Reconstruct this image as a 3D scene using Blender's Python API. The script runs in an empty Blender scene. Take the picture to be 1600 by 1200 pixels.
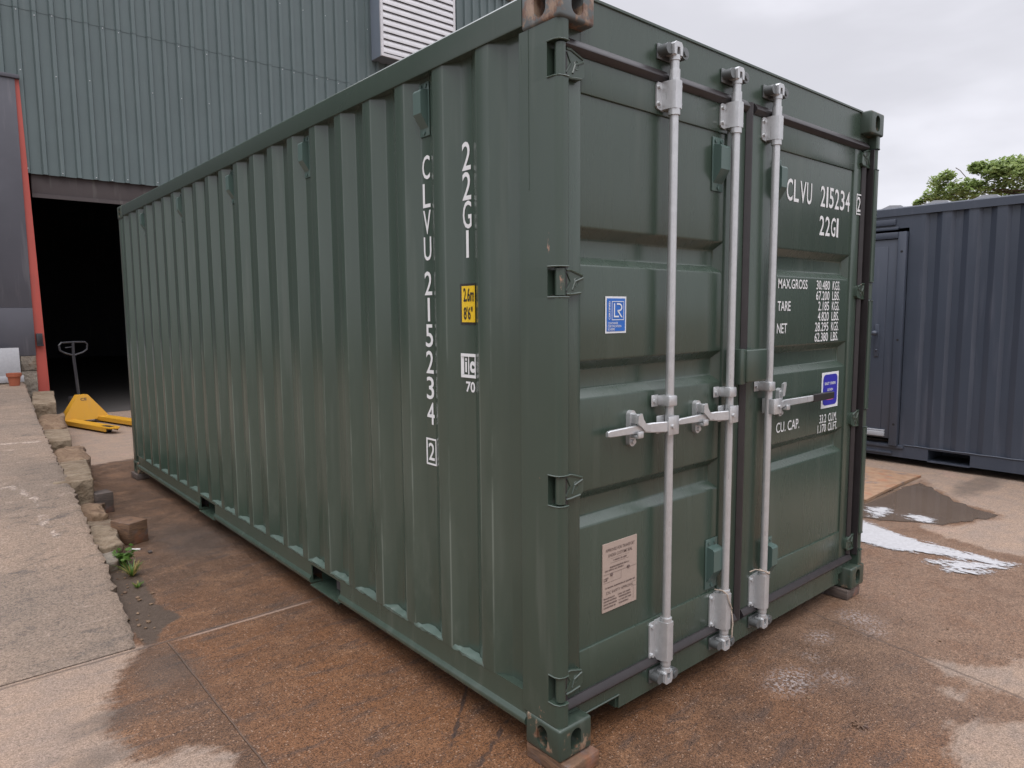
import bpy, bmesh, math, random
import numpy as np
from mathutils import Vector, Matrix
random.seed(7); RNG = np.random.default_rng(7)
SC = bpy.context.scene
COL = SC.collection
R = math.radians

# ------------------------------------------------------------------ camera
cam_d = bpy.data.cameras.new("camera"); cam = bpy.data.objects.new("camera", cam_d); COL.objects.link(cam)
cam_d.sensor_fit = 'HORIZONTAL'; cam_d.sensor_width = 36.0
cam_d.lens = 36.0 * 1088.2 / 1600.0
cam_d.clip_start = 0.05; cam_d.clip_end = 500
yaw, pit, rol = 0.7101, -0.1030, -0.00785
fw = Vector((math.sin(yaw)*math.cos(pit), math.cos(yaw)*math.cos(pit), math.sin(pit)))
rt = Vector((math.cos(yaw), -math.sin(yaw), 0)); up = rt.cross(fw)
r2 = math.cos(rol)*rt + math.sin(rol)*up; u2 = -math.sin(rol)*rt + math.cos(rol)*up
cm = Matrix((r2, u2, -fw)).transposed().to_4x4(); cm.translation = (-1.590, -1.612, 1.618)
cam.matrix_world = cm
SC.camera = cam

# ------------------------------------------------------------------ view, sky and sun
SC.view_settings.view_transform = 'Standard'; SC.view_settings.look = 'None'
SC.view_settings.exposure = 0.0; SC.view_settings.gamma = 1.0
try:
    SC.cycles.use_denoising = True
    SC.cycles.max_bounces = 8; SC.cycles.diffuse_bounces = 4; SC.cycles.glossy_bounces = 4
except Exception: pass
SUN_EL, SUN_AZ = R(58), R(215)

class NB:
    """small helper that adds and links shader nodes"""
    def __init__(s, tree): s.t = tree
    def n(s, typ, out=0, props=None, **ins):
        nd = s.t.nodes.new(typ)
        for k, v in (props or {}).items(): setattr(nd, k, v)
        for k, v in ins.items():
            key = int(k[1:]) if k[0] == '_' and k[1:].isdigit() else k.replace('_', ' ')
            if isinstance(key, str) and key not in nd.inputs: key = k
            sk = nd.inputs[key]
            if isinstance(v, bpy.types.NodeSocket): s.t.links.new(v, sk)
            else: sk.default_value = v
        return nd.outputs[out]
    def m(s, op, a, b=0.0, c=None, clamp=False):
        d = dict(_0=a, _1=b)
        if c is not None: d['_2'] = c
        return s.n('ShaderNodeMath', props=dict(operation=op, use_clamp=clamp), **d)
    def mix(s, f, a, b, mode='MIX'):
        nd = s.t.nodes.new('ShaderNodeMix'); nd.data_type = 'RGBA'; nd.blend_type = mode
        for i, v in ((0, f), (6, a), (7, b)):
            if isinstance(v, bpy.types.NodeSocket): s.t.links.new(v, nd.inputs[i])
            else: nd.inputs[i].default_value = v if i == 0 else (tuple(v) + (1,))[:4]
        return nd.outputs[2]
    def ss(s, x, lo, hi, a=0.0, b=1.0):
        return s.n('ShaderNodeMapRange', props=dict(interpolation_type='SMOOTHSTEP'), _0=x, _1=lo, _2=hi, _3=a, _4=b)
    def noise(s, vec, scale, detail=3.0, rough=0.55, dist=0.0):
        return s.n('ShaderNodeTexNoise', Vector=vec, Scale=scale, Detail=detail, Roughness=rough, Distortion=dist)
    def voro(s, vec, scale, out=0, feature='F1'):
        return s.n('ShaderNodeTexVoronoi', out=out, props=dict(feature=feature), Vector=vec, Scale=scale)
    def map(s, vec, sc, loc=(0, 0, 0)):
        return s.n('ShaderNodeMapping', Vector=vec, Scale=sc, Location=loc)
    def obj(s): return s.n('ShaderNodeTexCoord', out=3)
    def attr(s, name): return s.n('ShaderNodeAttribute', out=2, props=dict(attribute_name=name))
    def bump(s, h, strength, dist=0.01, nrm=None):
        d = dict(Height=h, Strength=strength, Distance=dist)
        if nrm is not None: d['Normal'] = nrm
        return s.n('ShaderNodeBump', **d)
    def xyz(s, vec):
        nd = s.t.nodes.new('ShaderNodeSeparateXYZ'); s.t.links.new(vec, nd.inputs[0]); return nd.outputs

W = bpy.data.worlds.new("World"); SC.world = W; W.use_nodes = True
wt = W.node_tree; wt.nodes.clear(); b = NB(wt)
d = b.n('ShaderNodeTexCoord', out=0)
sky = b.n('ShaderNodeTexSky', props=dict(sky_type='NISHITA', sun_disc=False, sun_elevation=SUN_EL, sun_rotation=SUN_AZ))
z = b.xyz(d)[2]
lum = b.ss(z, 0.40, 0.92, 9.9, 39.0)
c1 = b.noise(b.map(d, (1.2, 1.2, 3.2), (0.3, 0.1, 0.0)), 1.7, 5, 0.5, 0.35)
c2 = b.noise(b.map(d, (1, 1, 2.5)), 5.0, 4, 0.5)
cl = b.m('ADD', b.ss(c1, 0.36, 0.64, 0.80, 1.06), b.m('MULTIPLY', b.m('SUBTRACT', c2, 0.5), 0.10))
lum = b.m('MULTIPLY', lum, cl)
ov = b.n('ShaderNodeVectorMath', props=dict(operation='SCALE'), Vector=(0.960, 0.955, 1.03), Scale=lum)
colr = b.mix(0.93, sky, ov)
colr = b.mix(b.ss(z, -0.06, 0.0), (0.9, 0.8, 0.7), colr)
bg = b.n('ShaderNodeBackground', Color=colr, Strength=0.1)
wt.links.new(bg, wt.nodes.new('ShaderNodeOutputWorld').inputs[0])

sun_d = bpy.data.lights.new("sun", 'SUN'); sun = bpy.data.objects.new("sun", sun_d); COL.objects.link(sun)
sun_d.energy = 1.0; sun_d.angle = R(40); sun_d.color = (1.0, 0.96, 0.9)
sd_ = Vector((math.sin(SUN_AZ)*math.cos(SUN_EL), math.cos(SUN_AZ)*math.cos(SUN_EL), math.sin(SUN_EL)))
sun.rotation_euler = sd_.to_track_quat('Z', 'Y').to_euler(); sun.location = (0, 0, 30)

# ------------------------------------------------------------------ materials
MAT = {}
def material(name):
    m = bpy.data.materials.new(name); m.use_nodes = True; m.node_tree.nodes.clear(); MAT[name] = m
    return m, NB(m.node_tree)
def finish(m, b, color, rough=0.5, metal=0.0, normal=None, spec=0.5, alpha=None, **extra):
    d = dict(Base_Color=color if isinstance(color, bpy.types.NodeSocket) else (tuple(color) + (1,))[:4], Roughness=rough, Metallic=metal)
    d['Specular_IOR_Level'] = spec
    if normal is not None: d['Normal'] = normal
    d.update(extra)
    s = b.n('ShaderNodeBsdfPrincipled', **d)
    o = m.node_tree.nodes.new('ShaderNodeOutputMaterial'); m.node_tree.links.new(s, o.inputs[0])
def paint(name, col, rough=0.42, var=0.18, dust=(0.24, 0.25, 0.22), dust_amt=0.16, orange=0.0, bump=0.05, low=0.0, chips=0.0, spec=0.5, ridge=0.0):
    m, b = material(name); p = b.obj()
    n1 = b.noise(p, 1.6, 4); n2 = b.noise(b.map(p, (7, 7, 0.6)), 2.0, 3, 0.5); n3 = b.noise(p, 60, 3)
    c = b.mix(b.m('MULTIPLY', b.ss(n1, 0.3, 0.7), var), col, tuple(x*1.7 for x in col))
    c = b.mix(b.m('MULTIPLY', b.ss(n2, 0.56, 0.75), dust_amt), c, dust)
    if low > 0:                                   # pale splash dirt low down
        zz = b.xyz(p)[2]
        f = b.m('MULTIPLY', b.ss(zz, 1.0, 0.1), b.ss(b.noise(b.map(p, (4, 4, 1.6)), 2.6, 5, 0.65), 0.5, 0.85))
        c = b.mix(b.m('MULTIPLY', f, low), c, (0.20, 0.21, 0.18))
    if ridge > 0:
        zz2 = b.xyz(p)[2]
        f = b.m('MULTIPLY', b.attr('ridge'), b.m('MULTIPLY', b.ss(b.noise(b.map(p, (5, 5, 0.9)), 2.0, 5, 0.6), 0.40, 0.62), b.ss(zz2, 2.0, 0.7, 0.25, 1.0)))
        c = b.mix(b.m('MULTIPLY', f, ridge), c, (0.17, 0.20, 0.17))
    if orange > 0:
        f = b.ss(b.noise(p, 14, 5, 0.65), 0.62 - orange*0.2, 0.66 - orange*0.2 + 0.05)
        rc = b.mix(b.ss(b.noise(b.map(p, (1, 1, 0.5)), 26, 4, 0.7), 0.40, 0.62), (0.13, 0.060, 0.034), (0.30, 0.205, 0.14))
        c = b.mix(b.m('MULTIPLY', f, 0.85), c, rc)
    if chips > 0:
        f = b.ss(b.noise(b.map(p, (1, 1, 0.35)), 15, 6, 0.7), 0.665, 0.69)
        c = b.mix(b.m('MULTIPLY', f, chips), c, (0.34, 0.20, 0.14))
    rr = b.m('ADD', rough, b.m('MULTIPLY', b.m('SUBTRACT', n2, 0.5), 0.12))
    big = b.noise(b.map(p, (1, 1, 0.7)), 2.3, 2)
    h = b.m('ADD', b.m('MULTIPLY', n3, 0.03), big)
    finish(m, b, c, rr, 0.0, b.bump(h, bump, 0.03), spec)
    return m
GREEN = (0.035, 0.054, 0.040)
paint('green_paint', GREEN, 0.24, 0.10, low=0.16, dust_amt=0.07, spec=0.7)
paint('green_panel_paint', GREEN, 0.24, 0.10, low=0.20, dust_amt=0.07, spec=0.7, ridge=0.7)
paint('sealant_skylit_tone', (0.060, 0.090, 0.074), 0.5, 0.3, dust_amt=0.3)  # sealant green, lightened to paint skylight onto the rail ledge
paint('green_post_paint', GREEN, 0.30, 0.10, low=0.12, dust_amt=0.10, chips=0.8, spec=0.65)
paint('green_door_paint', GREEN, 0.27, 0.12, dust_amt=0.05, spec=0.7, bump=0.02)
paint('green_roof_paint', GREEN, 0.45, 0.2)
paint('rusty_casting_paint', (0.033, 0.048, 0.036), 0.36, 0.2, orange=0.36)
paint('worn_casting_paint', (0.085, 0.098, 0.098), 0.5, 0.3, orange=0.78, dust=(0.32, 0.28, 0.24), dust_amt=0.6)
paint('teal_plastic', (0.062, 0.100, 0.088), 0.35, 0.1, dust_amt=0.1)
paint('navy_paint', (0.044, 0.053, 0.072), 0.36, 0.12, bump=0.25, dust=(0.2, 0.2, 0.24), dust_amt=0.12)
paint('navy_roof_paint', (0.30, 0.31, 0.33), 0.5, 0.12)
paint('cladding_green', (0.084, 0.112, 0.113), 0.5, 0.12, dust=(0.2, 0.22, 0.21), dust_amt=0.12)
paint('louvre_white', (0.50, 0.495, 0.51), 0.5, 0.15)
paint('louvre_side', (0.16, 0.19, 0.23), 0.5, 0.15)
paint('trim_beige', (0.42, 0.37, 0.33), 0.6, 0.1)
paint('dark_sheet', (0.062, 0.062, 0.074), 0.5, 0.25, dust=(0.2, 0.19, 0.2), dust_amt=0.25, bump=0.3)
paint('red_paint', (0.34, 0.062, 0.046), 0.5, 0.2, dust=(0.2, 0.08, 0.07), dust_amt=0.35)
paint('yellow_paint', (0.48, 0.245, 0.018), 0.42, 0.08, dust=(0.3, 0.2, 0.1), dust_amt=0.18)
paint('black_paint', (0.022, 0.022, 0.026), 0.4, 0.2)
paint('terracotta', (0.27, 0.075, 0.036), 0.8, 0.2)
paint('beam_brown', (0.055, 0.045, 0.045), 0.8, 0.2)
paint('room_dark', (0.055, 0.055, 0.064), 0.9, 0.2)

def metal(name, col, rough, metallic, var=0.25):
    m, b = material(name); p = b.obj()
    n1 = b.noise(p, 28, 4, 0.6); n2 = b.noise(b.map(p, (20, 20, 2)), 5, 4)
    v = b.n('ShaderNodeSeparateColor', Color=b.voro(p, 140, 1))
    c = b.mix(b.m('MULTIPLY', b.ss(n1, 0.35, 0.7), var), col, tuple(x*0.62 for x in col))
    c = b.mix(b.m('MULTIPLY', v, 0.22), c, tuple(x*0.72 for x in col))
    finish(m, b, c, b.m('ADD', rough, b.m('MULTIPLY', b.m('SUBTRACT', n2, 0.5), 0.3)), metallic, b.bump(n1, 0.06, 0.004))
metal('galvanised', (0.56, 0.57, 0.575), 0.33, 0.55)
metal('cast_steel', (0.17, 0.18, 0.18), 0.45, 0.6)
metal('aluminium', (0.34, 0.34, 0.35), 0.5, 0.25)
metal('bolt_steel', (0.25, 0.25, 0.25), 0.4, 0.7)

def plain(name, col, rough=0.6, var=0.12, scale=30, spec=0.5, bump=0.05):
    m, b = material(name); p = b.obj(); n = b.noise(p, scale, 4)
    c = b.mix(n, tuple(x*(1-var) for x in col), tuple(x*(1+var) for x in col))
    finish(m, b, c, rough, 0, b.bump(n, bump, 0.01), spec)
plain('rubber', (0.026, 0.0225, 0.0235), 0.38, 0.3, 20)
plain('white_letter', (0.64, 0.65, 0.65), 0.5, 0.04)
plain('sign_yellow', (0.66, 0.44, 0.015), 0.35, 0.04)
plain('sign_black', (0.018, 0.016, 0.016), 0.4, 0.1)
plain('sign_blue', (0.012, 0.115, 0.44), 0.3, 0.06)
plain('sign_violet', (0.030, 0.028, 0.32), 0.3, 0.06)
plain('sign_white', (0.64, 0.66, 0.68), 0.35, 0.03)
plain('sign_pink', (0.62, 0.12, 0.28), 0.4, 0.05)
plain('plate_beige', (0.36, 0.285, 0.24), 0.45, 0.08, 60)
plain('plate_ink', (0.13, 0.095, 0.085), 0.5, 0.1)
plain('indoor_shade', (0.060, 0.054, 0.050), 0.7, 0.2, 3)  # floor tone darkened to paint the shade inside the doorway
plain('hole_black', (0.008, 0.008, 0.009), 0.8, 0.1)
plain('cord_beige', (0.38, 0.31, 0.25), 0.8, 0.2, 200)
plain('foam_white', (0.62, 0.62, 0.63), 0.6, 0.08, 25, bump=0.3)
m, b = material('soap_foam'); p = b.obj()
f1 = b.noise(b.map(p, (9, 2.4, 1), (0, 0, 0)), 3.0, 6, 0.7, 0.3); f2 = b.noise(p, 45, 5, 0.7)
al = b.ss(b.m('ADD', b.attr('inside'), b.m('ADD', b.m('MULTIPLY', b.m('SUBTRACT', f1, 0.5), 0.30), b.m('MULTIPLY', b.m('SUBTRACT', f2, 0.5), 0.16))), -0.010, 0.045)
d1 = b.n('ShaderNodeBsdfPrincipled', Base_Color=b.mix(f2, (0.28, 0.27, 0.27, 1), (0.52, 0.52, 0.53, 1)), Roughness=0.5, Normal=b.bump(f2, 0.5, 0.01)); d2 = b.n('ShaderNodeBsdfTransparent')
o = m.node_tree.nodes.new('ShaderNodeOutputMaterial'); m.node_tree.links.new(b.n('ShaderNodeMixShader', _0=al, _1=d2, _2=d1), o.inputs[0])
plain('stem_brown', (0.09, 0.065, 0.045), 0.9, 0.3)
plain('soft_litter', (0.7, 0.68, 0.66), 0.6, 0.1)

def wood(name, a, c2, rough=0.7):
    m, b = material(name); p = b.obj()
    g = b.noise(b.map(p, (3, 3, 22)), 5, 5, 0.6, 0.4); n = b.noise(p, 9, 4, 0.6)
    c = b.mix(b.ss(g, 0.3, 0.7), a, c2)
    c = b.mix(b.m('MULTIPLY', b.ss(n, 0.5, 0.72), 0.7), c, (0.11, 0.105, 0.11))
    c = b.mix(b.m('MULTIPLY', b.ss(b.noise(p, 6, 3), 0.55, 0.7), 0.55), c, (0.27, 0.10, 0.045))
    finish(m, b, c, rough, 0, b.bump(g, 0.35, 0.01))
wood('timber', (0.075, 0.042, 0.026), (0.17, 0.095, 0.052))
wood('timber_dark', (0.055, 0.043, 0.037), (0.10, 0.075, 0.062))
wood('plywood', (0.23, 0.135, 0.078), (0.31, 0.195, 0.12))

def stone(name, lo, hi, dark=(0.14, 0.095, 0.06)):
    m, b = material(name); p = b.obj()
    n = b.noise(p, 7, 6, 0.65); n2 = b.noise(p, 45, 4, 0.65); v = b.voro(p, 16)
    c = b.mix(b.ss(n, 0.3, 0.7), lo, hi)
    c = b.mix(b.m('MULTIPLY', b.ss(b.noise(p, 4, 5, 0.7), 0.55, 0.66), 0.75), c, dark)
    c = b.mix(0.35, c, n2, 'OVERLAY')
    h = b.m('ADD', n, b.m('ADD', b.m('MULTIPLY', n2, 0.5), b.m('MULTIPLY', v, 0.5)))
    finish(m, b, c, 0.85, 0, b.bump(h, 0.9, 0.03))
stone('sandstone', (0.140, 0.096, 0.058), (0.245, 0.19, 0.13), (0.10, 0.062, 0.038))
stone('sandstone_broken', (0.12, 0.068, 0.038), (0.23, 0.155, 0.095), (0.08, 0.045, 0.028))
stone('masonry', (0.15, 0.125, 0.10), (0.25, 0.215, 0.17))

# ground: wet rust-stained concrete with dry patches; the outlines of the patches are mesh attributes
m, b = material('yard_concrete'); p = b.obj(); P = b.xyz(p)
n1 = b.noise(p, 0.9, 5, 0.6); n2 = b.noise(p, 5, 5, 0.62); n3 = b.noise(p, 32, 4, 0.6); n4 = b.noise(p, 190, 3, 0.6)
v1 = b.voro(p, 105, 1); v0 = b.voro(p, 105)
streak = b.noise(b.map(p, (2.2, 7.5, 1)), 2.0, 5, 0.62, 0.4)
wet = b.mix(b.ss(n1, 0.32, 0.68), (0.162, 0.074, 0.033), (0.098, 0.053, 0.031))
wet = b.mix(b.m('MULTIPLY', b.attr('grey'), 0.85), wet, b.mix(n2, (0.060, 0.041, 0.030), (0.105, 0.070, 0.048)))
wet = b.mix(b.m('MULTIPLY', b.ss(n2, 0.45, 0.75), 0.55), wet, (0.195, 0.105, 0.056))
wet = b.mix(b.m('MULTIPLY', b.ss(streak, 0.50, 0.70), 0.7), wet, (0.068, 0.047, 0.037))
wet = b.mix(b.m('MULTIPLY', b.attr('pale'), b.ss(n2, 0.3, 0.65, 0.55, 1.0)), wet, (0.165, 0.105, 0.070))
n5 = b.noise(p, 95, 4, 0.7)
grit = b.m('ADD', b.m('ADD', b.m('MULTIPLY', b.ss(n4, 0.3, 0.7), 0.35), b.m('MULTIPLY', b.ss(n5, 0.3, 0.7), 0.50)), b.m('ADD', 0.075, b.m('MULTIPLY', b.m('SUBTRACT', n3, 0.5), 0.7)))
wet = b.mix(0.85, wet, b.n('ShaderNodeVectorMath', props=dict(operation='SCALE'), Vector=(1, 1, 1), Scale=grit), 'OVERLAY')
sp = b.m('MULTIPLY', b.ss(b.n('ShaderNodeSeparateColor', Color=v1), 0.86, 0.9), b.ss(v0, 0.45, 0.25))
wet = b.mix(b.m('MULTIPLY', sp, 0.6), wet, (0.36, 0.25, 0.18))
sp2 = b.m('MULTIPLY', b.ss(b.n('ShaderNodeSeparateColor', out=1, Color=v1), 0.84, 0.88), b.ss(v0, 0.5, 0.3))
wet = b.mix(b.m('MULTIPLY', sp2, 0.7), wet, (0.045, 0.03, 0.025))
dry = b.mix(b.ss(n2, 0.3, 0.7), (0.262, 0.186, 0.135), (0.225, 0.170, 0.134))
dry = b.mix(b.m('MULTIPLY', b.ss(streak, 0.5, 0.72), 0.6), dry, (0.185, 0.147, 0.122))
dry = b.mix(b.m('MULTIPLY', b.ss(b.noise(p, 2.1, 4), 0.6, 0.72), 0.5), dry, (0.30, 0.20, 0.155))
dry = b.mix(0.55, dry, b.n('ShaderNodeVectorMath', props=dict(operation='SCALE'), Vector=(1, 1, 1), Scale=grit), 'OVERLAY')
edge = b.m('ADD', b.m('MULTIPLY', b.m('SUBTRACT', n2, 0.5), 0.16), b.m('ADD', b.m('MULTIPLY', b.m('SUBTRACT', n3, 0.5), 0.07), b.m('MULTIPLY', b.m('SUBTRACT', streak, 0.5), 0.16)))
df = b.ss(b.m('ADD', b.attr('dry'), edge), -0.030, 0.045)
col = b.mix(df, wet, dry)
soil = b.ss(b.m('ADD', b.attr('soil'), b.m('MULTIPLY', edge, 0.4)), -0.01, 0.01)
col = b.mix(soil, col, b.mix(n3, (0.040, 0.028, 0.020), (0.105, 0.074, 0.054)))
dk = b.ss(b.m('ADD', b.attr('dark'), b.m('MULTIPLY', edge, 1.2)), -0.10, 0.10)
col = b.mix(b.m('MULTIPLY', dk, 0.55), col, (0.062, 0.050, 0.042))
tk = b.ss(b.m('ADD', b.attr('trail'), b.m('MULTIPLY', edge, 0.10)), -0.004, 0.004)
col = b.mix(b.m('MULTIPLY', tk, 0.75), col, (0.035, 0.028, 0.026))
spr = b.m('MULTIPLY', b.ss(b.attr('spray'), -0.05, 0.12), b.ss(b.noise(p, 60, 5, 0.7), 0.47, 0.6))
col = b.mix(b.m('MULTIPLY', spr, 0.8), col, (0.38, 0.34, 0.33))
wob = b.m('MULTIPLY', b.m('SUBTRACT', n2, 0.5), 0.012)
jx = b.m('ABSOLUTE', b.m('ADD', b.m('SUBTRACT', P[1], 2.035), wob))
ja = b.m('MULTIPLY', b.ss(jx, 0.012, 0.005), b.ss(P[0], 0.4, 0.3))
jy = b.m('ABSOLUTE', b.m('ADD', b.m('ADD', P[0], 0.735), wob))
jb = b.m('MULTIPLY', b.ss(jy, 0.006, 0.002), b.ss(P[1], 2.03, 2.0))
jz = b.m('ABSOLUTE', b.m('ADD', b.m('SUBTRACT', b.m('ADD', P[0], b.m('MULTIPLY', P[1], -0.16)), 1.955), wob))
jc = b.m('MULTIPLY', b.ss(jz, 0.009, 0.004), b.ss(P[1], 0.2, 0.0))
jt = b.m('MAXIMUM', ja, b.m('MAXIMUM', jb, jc), clamp=True)
col = b.mix(b.m('MULTIPLY', jt, 0.6), col, (0.10, 0.075, 0.06))
jl = b.m('MULTIPLY', b.ss(b.m('ABSOLUTE', b.m('ADD', b.m('SUBTRACT', P[1], 2.012), wob)), 0.013, 0.006), b.m('MULTIPLY', b.ss(P[0], -0.75, -0.6), b.ss(P[0], 0.05, -0.06)))
col = b.mix(b.m('MULTIPLY', jl, 0.8), col, (0.28, 0.20, 0.155))
ro = b.m('ADD', b.m('MULTIPLY', df, 0.34), b.ss(n2, 0.3, 0.75, 0.42, 0.62))
h = b.m('ADD', b.m('MULTIPLY', n4, 0.5), b.m('ADD', b.m('MULTIPLY', n3, 0.5), b.m('MULTIPLY', v0, -0.25)))
h = b.m('SUBTRACT', h, b.m('MULTIPLY', jt, 2.0))
finish(m, b, col, ro, 0, b.bump(h, 0.60, 0.007), 0.28)

m, b = material('ramp_concrete'); p = b.obj()
n1 = b.noise(p, 1.3, 5, 0.6); n2 = b.noise(b.map(p, (3.0, 6.5, 1)), 1.6, 5, 0.65, 0.6); n3 = b.noise(p, 40, 4, 0.6); n4 = b.noise(p, 170, 3)
c = b.mix(b.ss(n1, 0.3, 0.7), (0.230, 0.168, 0.124), (0.165, 0.128, 0.100))
c = b.mix(b.m('MULTIPLY', b.ss(n2, 0.52, 0.72), 0.8), c, (0.088, 0.074, 0.064))
c = b.mix(b.m('MULTIPLY', b.ss(n2, 0.42, 0.25), 0.7), c, (0.31, 0.24, 0.19))
scr = b.noise(b.map(p, (14, 1.6, 1), (3, 1, 0)), 2.2, 6, 0.7, 1.5)
c = b.mix(b.m('MULTIPLY', b.ss(scr, 0.63, 0.68), 0.4), c, (0.31, 0.26, 0.225))
n5 = b.noise(p, 75, 4, 0.7); n6 = b.noise(p, 11, 5, 0.65)
c = b.mix(b.m('MULTIPLY', b.ss(n6, 0.55, 0.72), 0.5), c, (0.10, 0.083, 0.070))
sc_ = b.ss(b.m('ADD', b.attr('scrape'), b.m('MULTIPLY', b.m('SUBTRACT', n6, 0.5), 0.10)), -0.012, 0.018)
c = b.mix(b.m('MULTIPLY', sc_, b.ss(n5, 0.3, 0.6, 0.2, 0.75)), c, (0.40, 0.33, 0.28))
c = b.mix(0.75, c, b.n('ShaderNodeVectorMath', props=dict(operation='SCALE'), Vector=(1, 1, 1), Scale=b.m('ADD', b.m('MULTIPLY', b.ss(n4, 0.3, 0.7), 0.35), b.m('ADD', b.m('MULTIPLY', b.ss(n5, 0.3, 0.7), 0.45), 0.10))), 'OVERLAY')
finish(m, b, c, 0.82, 0, b.bump(b.m('ADD', b.m('ADD', n3, n5), b.m('MULTIPLY', n6, 1.5)), 0.6, 0.010), 0.3)

m, b = material('puddle_water'); p = b.obj()
c = b.mix(b.noise(p, 3, 4), (0.085, 0.062, 0.046), (0.125, 0.092, 0.070))
finish(m, b, c, 0.04, 0, b.bump(b.noise(p, 5, 2), 0.02, 0.01), 0.5)

def leafm(name, a, c2):
    m, b = material(name); p = b.obj(); n = b.noise(p, 1.4, 3)
    c = b.mix(b.ss(n, 0.3, 0.7), a, c2)
    d1 = b.n('ShaderNodeBsdfPrincipled', Base_Color=c, Roughness=0.5); d2 = b.n('ShaderNodeBsdfTranslucent', Color=c)
    o = m.node_tree.nodes.new('ShaderNodeOutputMaterial'); m.node_tree.links.new(b.n('ShaderNodeMixShader', _0=0.42, _1=d1, _2=d2), o.inputs[0])
leafm('leaf_maple', (0.20, 0.28, 0.085), (0.29, 0.36, 0.14))
leafm('leaf_weed', (0.07, 0.15, 0.025), (0.13, 0.22, 0.04))
leafm('leaf_dry', (0.30, 0.24, 0.08), (0.36, 0.28, 0.10))

# ------------------------------------------------------------------ building helpers
def wloc(o):
    v = Vector((0, 0, 0))
    while o is not None:
        v += o.location; o = o.parent
    return v
def link(o, parent=None):
    COL.objects.link(o)
    if parent is not None: o.parent = parent
    return o
def empty(name, loc, label, cat, group=None, rz=0.0):
    o = bpy.data.objects.new(name, None); o.location = loc; o.rotation_euler = (0, 0, rz); o.empty_display_size = 0.1
    o['label'] = label; o['category'] = cat
    if group: o['group'] = group
    return link(o)
def tag(o, label, cat=None, group=None, kind=None):
    if label: o['label'] = label
    if cat: o['category'] = cat
    if group: o['group'] = group
    if kind: o['kind'] = kind
    return o

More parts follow.
